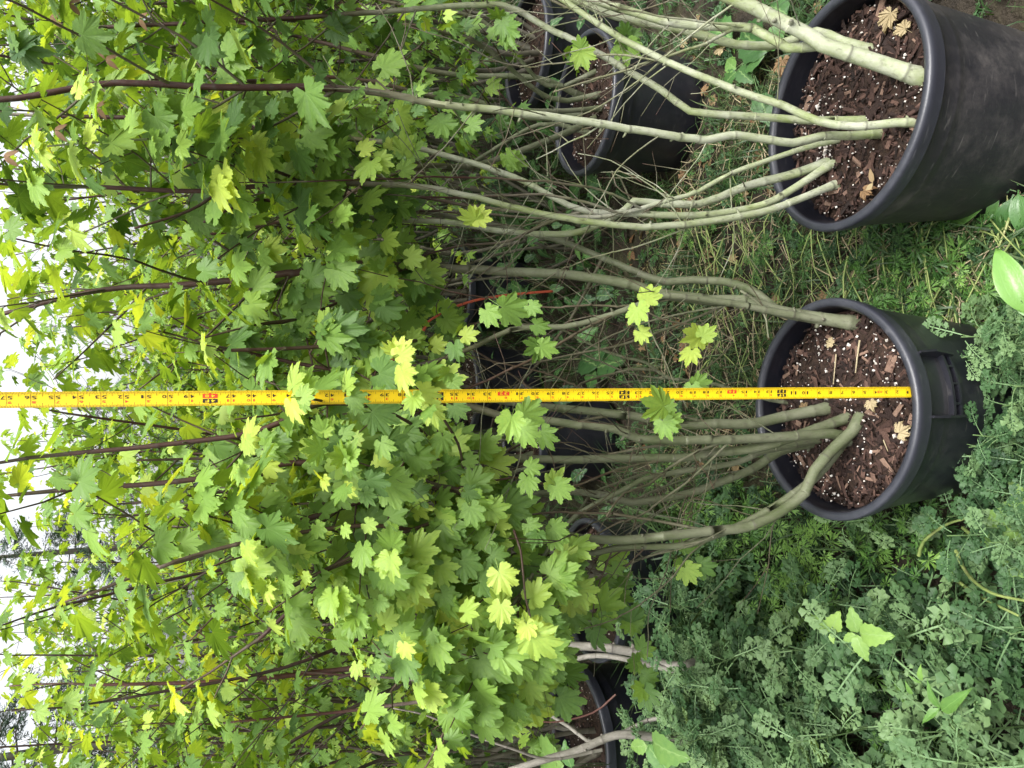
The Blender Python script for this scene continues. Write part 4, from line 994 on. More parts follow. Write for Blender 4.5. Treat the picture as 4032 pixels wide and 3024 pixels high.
for n in range(1, 66):
    foot, sixteen = n % 12 == 0, n % 16 == 0
    L8, L14 = LIFT + 0.008, LIFT + 0.014
    if n == 1:
        printed('black_numeral', 'ink', [('1', 0.72, 0.98, -0.10, 0.12, L8)]); mb = MB(); tri(mb, 0.9, -0.02, 0.14); link('arrow_mark', mb.mesh('arrow_mark', M['ink'], False), tape); continue
    if n < 12:
        st = str(n)
        printed('black_numeral', 'ink', [(st, n - 0.30, n - 0.06, -0.12, 0.10, L8)] if n < 10 else [(st[0], n - 0.29, n - 0.06, -0.12, 0.10, L8), (st[1], n + 0.06, n + 0.29, -0.12, 0.10, L8)])
        continue
    a, b = str(n)
    if foot or sixteen:
        nm_ = 'red_number_box' if sixteen else 'black_number_box'
        mb = MB(); patch(mb, n - 0.36, n + 0.36, -0.225, -0.008); tri(mb, n, -0.225, -0.075)
        bx_ = link(nm_, mb.mesh(nm_, M['red' if sixteen else 'ink'], False), tape)
        printed('numeral', 'tape', [(a, n - 0.24, n - 0.05, -0.19, -0.045, L14), (b, n + 0.05, n + 0.24, -0.19, -0.045, L14)], bx_)
    else:
        printed('black_numeral', 'ink', [(a, n - 0.25, n - 0.055, -0.19, -0.02, L8), (b, n + 0.055, n + 0.25, -0.19, -0.02, L8)])
    if foot:
        mb = MB(); patch(mb, n - 0.36, n + 0.36, 0.035, 0.235); tri(mb, n, 0.235, 0.065)
        bx_ = link('foot_box', mb.mesh('foot_box', M['ink'], False), tape)
        printed('numeral', 'tape', [(str(n // 12), n - 0.24, n - 0.05, 0.065, 0.205, L14), ('F', n + 0.05, n + 0.24, 0.065, 0.205, L14)], bx_)
    else:
        ri = str(n % 12)
        printed('red_numeral', 'red', [(ri[0], n - 0.22, n - 0.06, 0.06, 0.19, L8)] + ([(ri[1], n + 0.06, n + 0.22, 0.06, 0.19, L8)] if len(ri) > 1 else []))
printed('red_lettering', 'red', [(ch, 3.22 + i * 0.16, 3.37 + i * 0.16, -0.11, 0.07, LIFT + 0.008) for i, ch in enumerate('ACE')])

# ------------------------------------------------------------------ orange ribbon
rib = MB()
def ribbon(P, w, axis):
    P = smooth_path(P, 0.012); n = len(P); ax = np.asarray(axis, float)
    tw = np.linspace(0, 0.5, n)[:, None]
    side = unit(ax[None] * np.cos(tw) + np.array([0, 1.0, 0])[None] * np.sin(tw))
    V = np.vstack([P - side * w / 2, P + side * w / 2])
    rib.add(V, [x for k in range(n - 1) for x in ((k, k + 1, n + k), (k + 1, n + k + 1, n + k))])
ribbon(px([(1195, 629), (1130, 634), (1050, 644), (990, 660), (945, 682), (925, 695)], 1.62, 1.58), 0.0055, (1, 0, 0.1))
ribbon(px([(925, 695), (900, 740), (880, 762), (850, 775), (815, 790), (790, 800)], 1.58, 1.6), 0.007, (0.8, 0, 0.5))
o = link('ribbon', rib.mesh('ribbon', M['orange'], True)); tag(o, 'orange red plastic ribbon hanging across the maple stems', 'ribbon')
so = o.modifiers.new('thickness', 'SOLIDIFY'); so.thickness = 0.0006

# ------------------------------------------------------------------ weeds
def fan(pts, vein=None, c=(0, 0, 0)):
    p = np.vstack([[c], pts]); n = len(pts)
    t = [(0, i + 1, i + 2) for i in range(n - 1)]
    ve = np.zeros(n + 1) if vein is None else np.concatenate([[1], vein])
    return p, np.array(t), ve
def join(parts):
    v, t, ve, n = [], [], [], 0
    for a, b, c in parts:
        v.append(a); t.append(np.asarray(b) + n); ve.append(c); n += len(a)
    return np.vstack(v), np.vstack(t), np.concatenate(ve)
def strip(xs, ys, zs, w):
    n = len(ys)
    xs = np.asarray(xs, float) if np.ndim(xs) else np.full(n, xs)
    v = np.vstack([np.column_stack([xs - w, ys, zs]), np.column_stack([xs + w, ys, zs])])
    t = [x for k in range(n - 1) for x in ((k, n + k, k + 1), (k + 1, n + k, n + k + 1))]
    return v, np.array(t), np.ones(2 * n)
def lobe(base, ang, ln, wd, r, z0, sub=3, tilt=0.0):
    """a toothed lobe growing from base at angle ang (0 = tip direction)"""
    out = [(-0.16, 0.05)]
    for k in range(sub):
        f = (k + 0.9) / (sub + 0.6)
        out += [(-wd * (0.75 + 0.5 * f) * (0.9 if k else 0.75), f), (-wd * 0.55, f + 0.09)]
    out += [(0.0, 1.05)]
    out += [(-x, y) for x, y in out[:-1][::-1]]
    o = np.array(out) * [ln, ln]
    o += r.normal(0, 0.03 * ln, o.shape)
    c, s = math.cos(ang), math.sin(ang)
    x = o[:, 0] * c + o[:, 1] * s; y = -o[:, 0] * s + o[:, 1] * c
    z = z0 + r.normal(0, 0.07 * ln, len(o)) + 0.22 * abs(o[:, 0]) + tilt * o[:, 1] / ln * ln
    pts = np.column_stack([x + base[0], y + base[1], z])
    mid = np.array([base[0] + 0.45 * ln * s, base[1] + 0.45 * ln * c, z0 - 0.02])
    return fan(pts, None, mid)
def ragwort_leaf(seed):
    r = np.random.default_rng(seed); curl = r.uniform(0.15, 0.4)
    zz = lambda y: 0.25 * y - curl * y * y
    parts = []
    ys = np.linspace(0, 0.9, 7); parts.append(strip(0.0, ys, zz(ys) + 0.004, 0.016))
    n = 5
    for k in range(n):
        y = 0.20 + 0.60 * k / (n - 1); l = (0.14, 0.25, 0.34, 0.36, 0.29)[k] * r.uniform(0.85, 1.15)
        for sg in (1, -1):
            parts.append(lobe((0, y), sg * R(r.uniform(46, 66)), l, 0.31, r, zz(y), 3 if l > 0.22 else 2, r.uniform(-0.1, 0.25)))
    parts.append(lobe((0, 0.82), 0, 0.28, 0.36, r, zz(0.85), 3, -0.1))
    return join(parts)
def geranium_leaf(seed):
    r = np.random.default_rng(seed); parts = []
    for a in (-115, -62, -20, 22, 64, 116):
        a0 = R(a + r.normal(0, 5)); ln = (0.62 if abs(a) > 100 else 0.9 if abs(a) > 50 else 1.0) * 0.6 * r.uniform(0.9, 1.1)
        c, s = math.cos(a0), math.sin(a0)
        out = [(-.05, 0.0), (-.07, .45), (-.20, .72), (-.26, 1.0), (-.17, .98), (-.11, .74), (-.06, .8), (-.03, 1.22), (.05, 1.22), (.06, .8), (.12, .74), (.20, 1.0), (.27, .96), (.18, .7), (.07, .45), (.05, 0)]
        o = np.array(out) * ln + r.normal(0, 0.012, (len(out), 2)); z = 0.12 - 0.30 * (o[:, 1]) ** 2 + 0.2 * abs(o[:, 0]) + r.normal(0, 0.01, len(o))
        x = o[:, 0] * c + o[:, 1] * s; y = -o[:, 0] * s + o[:, 1] * c
        parts.append(fan(np.column_stack([x, y, z - 0.12]), None, (0.5 * ln * s, 0.5 * ln * c, -0.30 * (0.5 * ln) ** 2)))
    return join(parts)
def oval_leaf(seed, w=0.31, serr=0.022, fold=0.16, n=9, curl=0.3):
    r = np.random.default_rng(seed); ys = np.linspace(0, 1, n)
    wid = w * np.sin(np.clip(ys, 0, 1) ** 0.72 * math.pi) ** 0.9 * (1 - 0.2 * ys)
    wid[0] = 0.01; wid[-1] = 0.0
    z = 0.15 * ys - curl * ys ** 2
    V, T, ve = [], [], []
    for k in range(n):
        jg = serr if k % 2 else -serr
        V += [(-wid[k] - (jg if 0 < k < n - 1 else 0), ys[k] + r.normal(0, .008), z[k] + fold * wid[k] + r.normal(0, .008)), (-wid[k] * .5, ys[k] - .03, z[k] + fold * wid[k] * .7 + (0.015 if k % 2 else -0.01)), (0, ys[k], z[k]), (wid[k] * .5, ys[k] - .03, z[k] + fold * wid[k] * .7 + (0.015 if k % 2 else -0.01)), (wid[k] + (jg if 0 < k < n - 1 else 0), ys[k] + r.normal(0, .008), z[k] + fold * wid[k] + r.normal(0, .008))]
        ve += [0, 0.2 + .55 * (k % 2), 1, 0.2 + .55 * (k % 2), 0]
    for k in range(n - 1):
        for c in range(4):
            a = 5 * k + c; T += [(a, a + 1, a + 5), (a + 1, a + 6, a + 5)]
    return np.array(V, float), np.array(T), np.array(ve, float)
def plantain_leaf(seed):
    r = np.random.default_rng(seed); n, m = 11, 9; ys = np.linspace(0, 1, n)
    wid = 0.17 * np.sin(np.clip((ys - 0.1) / 0.9, 0, 1) ** 0.85 * math.pi) ** 0.9 + 0.014
    wid[-1] = 0.0; V, ve, T = [], [], []
    for k in range(n):
        for c in range(m):
            x = (c / (m - 1) * 2 - 1); ridge = 0.010 * (c % 2) * (wid[k] / .17)
            V.append((x * wid[k] * (1 + r.normal(0, .01)), ys[k], 0.34 * ys[k] - 0.55 * ys[k] ** 2 + 0.30 * abs(x) * wid[k] + ridge + 0.01 * math.sin(6 * ys[k] + x)))
            ve.append(0.78 if c % 2 == 0 else 0.5)
    for k in range(n - 1):
        for c in range(m - 1):
            a = m * k + c; T += [(a, a + 1, a + m), (a + 1, a + m + 1, a + m)]
    return np.array(V), np.array(T), np.array(ve, float)
RW = [ragwort_leaf(s) for s in range(5)]; GE = [geranium_leaf(s) for s in range(4)]; BR = [oval_leaf(s, n=11) for s in range(3)]; PLt = [plantain_leaf(s) for s in range(2)]
WT = [0.15, 0.38, 0.6, 0.85]
def lib(name, shapes, mat): return [[make_mesh(name, v, t, M[mat], {'vein': ve, 'tint': np.full(len(v), ti)}, smooth=True) for ti in WT] for v, t, ve in shapes]
RW_ME, GE_ME, BR_ME, PL_ME = lib('ragwort_leaf', RW, 'ragwort'), lib('geranium_leaf', GE, 'geranium'), lib('bramble_leaf', BR, 'bramble'), lib('plantain_leaf', PLt, 'plantain')
WILLOW_ME = lib('narrow_leaf', [oval_leaf(9, w=0.15, serr=0.004, fold=0.3, n=8, curl=0.35)], 'geranium')

def put_leaf(me_lib, root, base, pos, axis, normal, size, tint, name='leaf', r=rng):
    o = bpy.data.objects.new(name, me_lib[int(r.integers(0, len(me_lib)))][int(np.argmin([abs(x - tint) for x in WT]))])
    COL.objects.link(o); o.parent = root
    o.matrix_local = mat4(frames(np.asarray(axis, float)[None], np.asarray(normal, float)[None])[0], np.asarray(pos) - base, size)
    return o
def rosette(kind, label, cat, group, libm, x, y, z0, h, n, lsize, tint, seed, spread=0.5, mat='weed_stem', slope=(10, 45), name='leaf'):
    r = np.random.default_rng(seed); base = np.array([x, y, z0])
    root = thing(kind, label, cat, (x, y, z0), group)
    st = MB()
    lean = r.normal(0, 0.12, 2)
    top = base + np.array([lean[0] * h, lean[1] * h, h])
    add_tube(st, [base, (base + top) / 2 + r.normal(0, .006, 3), top], 0.0028, 0.0012, 5, (0, 0), 0.04, 0, r)
    for k in range(n):
        f = (k + 0.5) / n; a = k * 2.4 + r.normal(0, .3)
        hz = np.array([math.cos(a), math.sin(a), 0]); p = base + (top - base) * (0.25 + 0.75 * f)
        sz = lsize * (1.0 - 0.45 * f) * r.uniform(0.8, 1.2)
        pet = sz * spread * (1 - 0.6 * f) * r.uniform(.7, 1.3)
        q = p + hz * pet + np.array([0, 0, pet * r.uniform(0.1, 0.7)])
        if pet > 0.012: add_tube(st, [p, (p + q) / 2 + [0, 0, pet * .12], q], 0.0013, 0.001, 4, (0, 0), 0.03, 0, r)
        sl = R(r.uniform(*slope)) * (1 if f < 0.8 else -0.6)
        ax = hz * math.cos(sl) + np.array([0, 0, -math.sin(sl)]); nm = hz * math.sin(sl) + np.array([0, 0, math.cos(sl)]) + r.normal(0, .18, 3)
        put_leaf(libm, root, base, q, ax, nm, sz, np.clip(r.normal(tint + 0.15 * f, .13), 0, 1), name, r)
    link('stem', st.mesh('stem', M[mat], True, base), root)
    return root
def clear_of_pots(x, y, m=0.015):
    return all(math.hypot(x - a, y - b) > c * 0.9 + m for a, b, c in POTS)
GER = [(dx, dy, onz(dx, dy, .2)) for dx, dy in ((1440, 1120), (1475, 1140), (1500, 1190), (1560, 1165), (1600, 1240), (1690, 1265), (1700, 1190), (1620, 1320), (1440, 1230), (1530, 1280), (1650, 1130), (1760, 1200), (1570, 1110), (1490, 1260), (1660, 1310), (1400, 1190))]
rw = np.random.default_rng(5)
# feathery ragwort patch, lower left of the walk
k = n_ok = 0
while n_ok < 84 and k < 3000:
    k += 1
    y = rw.uniform(0.95, 2.15); x = rw.uniform(-1.5, -0.29) if rw.uniform() < 0.93 else rw.uniform(-0.33, -0.24)
    if y > 1.75 and x > -0.55: continue
    if not clear_of_pots(x, y, -0.05): continue
    if x > -0.46 and y > 1.15 and rw.uniform() < 0.7: continue
    if min(math.hypot(x - g[2][0], y - g[2][1]) for g in GER) < 0.085: continue
    z0 = 0.0
    h = rw.uniform(0.10, 0.36)
    rosette('ragwort_plant', 'feathery grey green ragwort in the dense weed patch left of the tape pot', 'weed', 'feathery ragwort in the patch left of the tape pot', RW_ME, x, y, z0, h, int(rw.integers(9, 15)), rw.uniform(0.095, 0.15) * (.9 + .8 * (h - .1)), np.clip(.10 + (h - .1) / .26 * .72 + rw.normal(0, .12), .05, .98), 3000 + k, 0.4, slope=(-15, 50))
    n_ok += 1
for k in range(20):
    x, y = rw.uniform(-1.4, -0.5), rw.uniform(1.92, 2.16)
    if not clear_of_pots(x, y, -0.03): continue
    rosette('ragwort_plant', 'tall ragwort growing up against the black pots left of the tape', 'weed', 'tall ragwort against the left pots', RW_ME, x, y, 0, rw.uniform(0.26, 0.42), 14, rw.uniform(.11, .16), np.clip(rw.normal(.4, .15), .1, .8), 3900 + k, 0.4, slope=(-15, 50))
# ragwort in front of and right of the tape pot
for k, (x, y, h, ti) in enumerate([(0.075, 0.985, .17, .7), (-0.02, 0.99, .13, .62), (-0.085, 0.975, .12, .55), (-0.16, 1.0, .17, .3), (-0.235, 1.03, .14, .25), (0.02, 0.97, .08, .6), (0.11, 0.965, .12, .75), (-0.27, 0.99, .12, .35), (0.42, 0.96, .14, .62)]):
    rosette('ragwort_plant', ['frilly pale ragwort at the foot of the tape pot', 'tall frilly pale ragwort before the pot grip'][k == 0] if k != 8 else 'small pale ragwort at the foot of the right hand pot', 'weed', 'ragwort at the foot of the tape pot' if 0 < k < 8 else None, RW_ME, x, y, 0.0, h, 15, 0.085, ti, 4000 + k, 0.4)
for k in range(26):
    x, y = rw.uniform(-0.30, 0.115), rw.uniform(0.985, 1.06)
    if not clear_of_pots(x, y, -0.035): continue
    right = x > -0.10
    rosette('ragwort_plant', 'frilly pale ragwort at the foot of the tape pot' if right else 'darker ragwort crowding the lower left side of the tape pot', 'weed', 'ragwort at the foot of the tape pot' if right else 'ragwort at the left side of the tape pot', RW_ME, x, y, 0, rw.uniform(.17, .27), 13, rw.uniform(.075, .105), np.clip(rw.normal(.66 if right else .3, .12), .05, .95), 4100 + k, 0.4, slope=(-15, 50))
for bx, by in ((1470, 1440), (1465, 1595), (1455, 1550)):
    b = at(bx, by, 1.86)
    for k in range(7):
        rosette('ragwort_plant', 'tall ragwort hiding the foot of the grey trunks', 'weed', 'tall ragwort round the grey trunks', RW_ME, b[0] + rw.uniform(-.12, .12), b[1] - rw.uniform(.03, .16), 0, rw.uniform(.36, .50), 14, rw.uniform(.10, .15), np.clip(rw.normal(.45, .15), .1, .9), 4300 + k + int(bx), .4, slope=(-15, 50))
# cut-leaved geranium
for k, (dx, dy, z, h, ti) in enumerate([(g[0], g[1], .2, .16 + .02 * (i % 4), .7 + .08 * (i % 3)) for i, g in enumerate(GER)] + [
                                     (1940, 590, .05, .09, .5), (2030, 640, .05, .1, .45), (2080, 600, .05, .1, .55), (1930, 640, .05, .08, .4), (2010, 560, .05, .08, .45), (1870, 520, .05, .07, .4), (1440, 480, .05, .1, .45), (1500, 500, .05, .1, .5), (2150, 660, .05, .09, .4), (1890, 1150, .08, .12, .4), (2000, 1130, .08, .12, .45), (1650, 560, .05, .08, .35), (1750, 540, .05, .07, .35)]):
    p = onz(dx, dy, z)
    if not clear_of_pots(p[0], p[1], -0.01): continue
    left = dy > 1000
    rosette('geranium_plant', 'bright cut leaved geranium beside the ragwort patch' if left else 'cut leaved geranium in the grass between the two front pots', 'weed', 'geraniums by the ragwort patch' if left else 'geraniums between the front pots', GE_ME, p[0], p[1], 0, h, 11 if left else 8, 0.062 if left else 0.052, ti, 5000 + k, 1.3, slope=(-15, 30))
# broad leaves
def plant_px(kind, label, cat, libm, leaves, z, base_px, mat='weed_stem', name='leaf', group=None, stem=True, seed=0):
    """leaves: (x0, y0, x1, y1, tint, size factor, rise of the tip)"""
    r = np.random.default_rng(7000 + seed); b = onz(*base_px, 0.01)
    root = thing(kind, label, cat, tuple(b), group); st = MB()
    for a in leaves:
        p = onz(a[0], a[1], z); q = onz(a[2], a[3], z + (a[6] if len(a) > 6 else -0.02)); v = q - p
        nm = unit(np.array([0, -0.45, 0.9]) + r.normal(0, .15, 3))
        put_leaf(libm, root, b, p, v, nm, np.linalg.norm(v) * a[5], a[4], name, r)
        if stem: add_tube(st, [b, (b + p) / 2 + [0, 0, .02], p], 0.0022, 0.0013, 5, (0, 0), .03, 0, r)
    if stem: link('stem', st.mesh('stem', M[mat], True, b), root)
    return root
plant_px('plantain', 'broad ribbed plantain rosette between the two front pots', 'weed', PL_ME, [(2160, 415, 2035, 490, .55, 1, .0), (2165, 405, 2075, 400, .35, 1, .03), (2160, 420, 2130, 480, .5, 1, .0), (2190, 420, 2150, 520, .4, 1, -.01), (2200, 410, 2205, 510, .35, 1, 0), (2170, 400, 2100, 440, .6, 1, .03), (2200, 400, 2140, 340, .35, 1, .02)], 0.06, (2180, 405), stem=False, seed=1)
plant_px('plantain', 'large light green plantain leaf right of the tape pot', 'weed', PL_ME, [(2225, 690, 2150, 535, .8, 1.0, .05), (2240, 700, 2180, 600, .6, .9, .0)], 0.17, (2240, 700), stem=False, seed=2)
plant_px('bramble_seedling', 'lime green bramble seedling rising out of the ragwort patch', 'weed', BR_ME, [(1858, 1368, 1915, 1375, .9, 1.15, .0), (1852, 1366, 1838, 1318, .9, 1.1, .02), (1850, 1372, 1872, 1430, .88, 1.05, -.01), (1848, 1370, 1822, 1385, .8, 1.1, .01), (1795, 1362, 1745, 1328, .98, 1.0, .02), (1798, 1360, 1810, 1325, .95, 1.0, .02), (1795, 1368, 1800, 1392, .95, 1.0, 0)], 0.36, (1840, 1370), seed=3)
plant_px('bramble_seedling', 'big light green bramble leaves at the picture edge below the tape pot', 'weed', BR_ME, [(2150, 1195, 2230, 1240, .85, 1.15, .0), (2160, 1180, 2215, 1080, .85, 1.1, .03), (2170, 1190, 2120, 1150, .6, 1.1, .0), (2215, 1080, 2180, 1040, .95, 1.1, .02)], 0.16, (2190, 1190), seed=4)
plant_px('bramble_seedling', 'light green toothed leaves standing at the lowest corner edge', 'weed', BR_ME, [(1215, 1652, 1153, 1618, .72, 1.2, .02), (1235, 1658, 1218, 1610, .72, 1.2, .02), (1400, 1610, 1440, 1665, .72, 1.25, -.02), (1410, 1600, 1470, 1640, .72, 1.1, .0), (1398, 1610, 1360, 1615, .7, 1.1, .02)], 0.62, (1420, 1640), seed=5)
plant_px('bramble_seedling', 'dark bramble leaves creeping behind the right hand pot', 'weed', BR_ME, [(1655, 110, 1600, 70, .25, 1.3, 0), (1660, 110, 1690, 50, .3, 1.3, 0), (1650, 120, 1600, 140, .3, 1.2, 0), (1590, 155, 1560, 185, .45, 1.1, 0), (1595, 150, 1620, 175, .45, 1.1, 0), (1590, 148, 1565, 130, .5, 1.1, 0), (1640, 205, 1660, 260, .2, 1.2, 0), (1700, 30, 1660, 10, .4, 1.2, 0), (1580, 80, 1530, 60, .4, 1.2, 0)], 0.06, (1640, 130), seed=6)
plant_px('bramble_seedling', 'bramble leaves lying in the grass beyond the olive stems', 'weed', BR_ME, [(1290, 790, 1250, 770, .25, 1.2, 0), (1290, 795, 1330, 780, .25, 1.2, 0), (1285, 800, 1270, 840, .3, 1.2, 0), (1130, 520, 1060, 520, .35, 1.2, 0), (1130, 525, 1100, 560, .35, 1.2, 0), (1250, 400, 1230, 430, .3, 1.2, 0), (1300, 80, 1260, 60, .25, 1.2, 0)], 0.06, (1290, 760), seed=7)
plant_px('willowherb', 'narrow leaved willowherb standing among the ragwort', 'weed', WILLOW_ME, [(2030, 1530, 2000, 1480, .6, 1.1, .03), (2030, 1530, 1990, 1560, .6, 1.1, .02), (2035, 1535, 2080, 1500, .6, 1.1, .02), (1990, 1470, 1985, 1440, .75, 1, .02), (1990, 1475, 1960, 1460, .7, 1, .02), (1970, 1500, 1955, 1475, .7, 1, .02)], 0.30, (2020, 1520), seed=8)
# pale sprawling stems
def sprawl(label, paths, group=None):
    P0 = onz(*paths[0][0][0], 0.02)
    root = thing('sprawling_stem', label, 'weed stem', tuple(P0), group)
    for pts, z0, z1 in paths:
        P = [onz(x, y, z0 + (z1 - z0) * i / (len(pts) - 1)) for i, (x, y) in enumerate(pts)]
        mb = MB(); add_tube(mb, P, 0.0042, 0.0024, 7, (0, 0), .02, .07, rw); link('stem', mb.mesh('stem', M['pale_stem'], True, P0), root)
sprawl('pale green ragwort stems sprawling below the tape pot', [([(1985, 1200), (1995, 1170), (2040, 1135), (2085, 1120)], .12, .17), ([(2065, 1190), (2090, 1240), (2140, 1280), (2225, 1300)], .10, .2), ([(2060, 1250), (2120, 1290), (2200, 1330)], .08, .14), ([(2080, 1140), (2130, 1180), (2215, 1215)], .1, .14)])

# grass: every blade is real geometry, joined
def grass_patch(name, n, where, hgt, wid, tint, seed, lean=0.5, mat='grass', flat=0.0):
    r = np.random.default_rng(seed); P = where(r, n); n = len(P)
    a = r.uniform(0, 2 * math.pi, n); H = hgt[0] + (hgt[1] - hgt[0]) * r.beta(1.5, 2.5, n); W = r.uniform(*wid, n)
    ln = np.clip(np.abs(r.normal(lean, 0.3, n)), 0.05, 1.6)
    dx = np.column_stack([np.cos(a), np.sin(a), np.zeros(n)]); sd = np.column_stack([-np.sin(a), np.cos(a), np.zeros(n)])
    V = []
    for f in (0, 0.35, 0.7, 1.0):
        ang = ln * f * 1.1
        c = P + dx * (H * (f * np.sin(np.clip(ang + flat, 0, 1.5))))[:, None] + np.array([0, 0, 1.0]) * (H * f * np.cos(np.clip(ang + flat, 0, 1.5)))[:, None] + np.array([0, 0, 0.004])
        w = (W * (1 - f ** 2) * 0.5 + 0.0002)[:, None]
        V += [c - sd * w, c + sd * w]
    V = np.stack(V, 1).reshape(-1, 3)
    T = np.array([(0, 1, 2), (1, 3, 2), (2, 3, 4), (3, 5, 4), (4, 5, 6), (5, 7, 6)])
    t = (T[None] + (np.arange(n) * 8)[:, None, None]).reshape(-1, 3)
    ti = np.clip(r.normal(tint[0], tint[1], n), 0, 1)
    me = make_mesh(name, V, t, M[mat], {'tint': np.repeat(ti, 8), 'vein': np.zeros(n * 8)})
    o = link(name, me); o['kind'] = 'stuff'
    return o
def region(x0, x1, y0, y1, keep=None, pots=True):
    def w(r, n):
        P = np.column_stack([r.uniform(x0, x1, n), r.uniform(y0, y1, n), np.zeros(n)])
        k = np.ones(n, bool)
        if pots:
            for a, b, c in POTS: k &= np.hypot(P[:, 0] - a, P[:, 1] - b) > c * 0.86
        if keep: k &= keep(P, r)
        return P[k]
    return w
clump = lambda f, th: (lambda P, r: (np.sin(P[:, 0] * f + 1.3) * np.sin(P[:, 1] * f * 1.1 + .5) + 0.6 * np.sin(P[:, 0] * f * 2.3 + P[:, 1] * f * 1.7)) > th + r.normal(0, .3, len(P)))
grass_patch('grass', 10500, region(-0.45, 2.2, 0.85, 4.5, clump(7, -.1)), (0.03, 0.12), (0.0022, 0.0048), (0.28, .16), 1, 0.9)
grass_patch('grass', 7000, region(-0.3, 1.2, 1.35, 2.6, clump(9, .2)), (0.05, 0.17), (0.0025, 0.0055), (0.38, .15), 2, 1.0)
grass_patch('dry_grass', 3600, region(-0.35, 1.0, 1.4, 2.7, clump(6, .2)), (0.03, 0.10), (0.002, 0.0045), (0.88, .14), 3, 1.5, flat=0.5)
grass_patch('grass', 1300, region(0.12, 0.36, 0.95, 1.5), (0.05, 0.22), (0.003, 0.0065), (0.4, .18), 4, 1.3, flat=0.2)
grass_patch('dry_grass', 700, region(0.10, 0.38, 0.9, 1.5), (0.05, 0.16), (0.0025, 0.005), (0.93, .08), 5, 1.5, flat=0.6)
grass_patch('grass', 2600, region(-1.9, -0.3, 0.95, 2.9), (0.06, 0.20), (0.003, 0.007), (0.3, .12), 6, 0.7)
grass_patch('grass', 260, region(-0.95, -0.45, 2.05, 2.45, pots=False), (0.30, 0.55), (0.008, 0.014), (0.42, .1), 7, 0.9)
grass_patch('grass', 14000, region(-4, 4, 3.2, 8.5), (0.05, 0.3), (0.004, 0.009), (0.35, .14), 8, 0.8)
# mixed low weeds as ground cover
def cover(name, shapes, n, where, size, tint, seed, mat, z=(0.01, 0.07)):
    r = np.random.default_rng(seed); P = where(r, n); n = len(P); P[:, 2] = r.uniform(*z, n)
    a = r.uniform(0, 6.283, n); sl = np.abs(r.normal(.35, .3, n)); h = np.column_stack([np.cos(a), np.sin(a), 0 * a])
    ax = h * np.cos(sl)[:, None] + np.array([0, 0, -1.0]) * np.sin(sl)[:, None]; nm = h * np.sin(sl)[:, None] + np.array([0, 0, 1.0]) * np.cos(sl)[:, None] + r.normal(0, .15, (n, 3))
    mb = MB(); merge_leaves(mb, shapes, P, frames(ax, nm), r.uniform(*size, n), np.clip(r.normal(tint, .15, n), 0, 1), r.integers(0, 100, n))
    o = link(name, mb.mesh(name, M[mat], False)); o['kind'] = 'stuff'
cover('weeds', GE, 1000, region(-0.3, 2.0, 0.95, 3.0, clump(8, -.2)), (0.03, 0.055), .28, 11, 'geranium')
cover('weeds', RW, 1000, region(-0.3, 2.0, 0.9, 3.2, clump(5, -.4)), (0.04, 0.085), .3, 12, 'ragwort')
cover('weeds', RW, 500, region(-1.8, -0.28, 0.9, 2.3), (0.06, 0.12), .12, 13, 'ragwort', (0.01, 0.13))
cover('weeds', BR, 1100, region(-3.5, 3.5, 2.5, 6.5), (0.05, 0.11), .2, 14, 'bramble', (0.03, 0.3))
cover('undergrowth', BR, 700, region(0.3, 2.6, 2.75, 4.2), (0.05, 0.1), .15, 16, 'bramble', (0.03, 0.4))
cover('undergrowth', LO, 20000, region(-7, 7, 5.8, 8.0), (0.06, 0.11), .3, 17, 'maple', (0.0, 1.65))
cover('weeds', GE, 350, region(-1.0, -0.3, 1.2, 2.6), (0.035, 0.06), .5, 15, 'geranium', (0.03, .14))
cover('leaf_litter', LO, 420, region(-0.3, 1.3, 0.9, 2.8), (0.015, 0.045), .3, 21, 'dry_leaf', (0.006, 0.03))
cover('weeds', GE, 150, region(0.1, 0.4, 0.95, 1.55), (0.035, 0.06), .35, 22, 'geranium', (0.02, 0.09))
cover('weeds', RW, 160, region(0.1, 0.5, 0.95, 1.6), (0.05, 0.09), .3, 23, 'ragwort', (0.01, 0.07))
# long pale flattened stems between the pots
mb = MB(); r = np.random.default_rng(8)
for k in range(190):
    x, y = r.uniform(0.05, 0.62), r.uniform(1.45, 2.3)
    if r.uniform() < .5: x, y = r.uniform(0.13, .36), r.uniform(1.0, 1.6)
    if not clear_of_pots(x, y, 0): continue
    a = r.uniform(-0.6, 0.9) + (math.pi if r.uniform() < .5 else 0); L = r.uniform(.1, .26); z = r.uniform(.015, .07)
    d = np.array([math.cos(a), math.sin(a), 0]); b = r.normal(0, .02, 3)
    add_tube(mb, [np.array([x, y, z]), np.array([x, y, z + .015]) + d * L * .5 + b * [1, 1, .3], np.array([x, y, z * .5]) + d * L], r.uniform(.0012, .0032), .0009, 5, (0, 0), .05, 0, r)
o = link('grass_stalks', mb.mesh('grass_stalks', M['pale_stem'])); o['kind'] = 'stuff'
mb = MB(); r = np.random.default_rng(18)
for k in range(900):
    x, y = r.uniform(-0.25, 0.9), r.uniform(1.35, 2.5)
    if k % 3 == 0: x, y = r.uniform(0.12, .40), r.uniform(0.95, 1.6)
    if not clear_of_pots(x, y, 0): continue
    a = r.uniform(0, 6.283); L = r.uniform(.05, .22); z = r.uniform(.008, .05); d = np.array([math.cos(a), math.sin(a), 0]); b = r.normal(0, .018, 3)
    add_tube(mb, [np.array([x, y, z]), np.array([x, y, z + .008]) + d * L * .5 + b * [1, 1, .2], np.array([x, y, z * .7]) + d * L], r.uniform(.0007, .0023), .0007, 4, (0, 0), .05, 0, r)
o = link('dead_straw', mb.mesh('dead_straw', M['straw'])); o['kind'] = 'stuff'
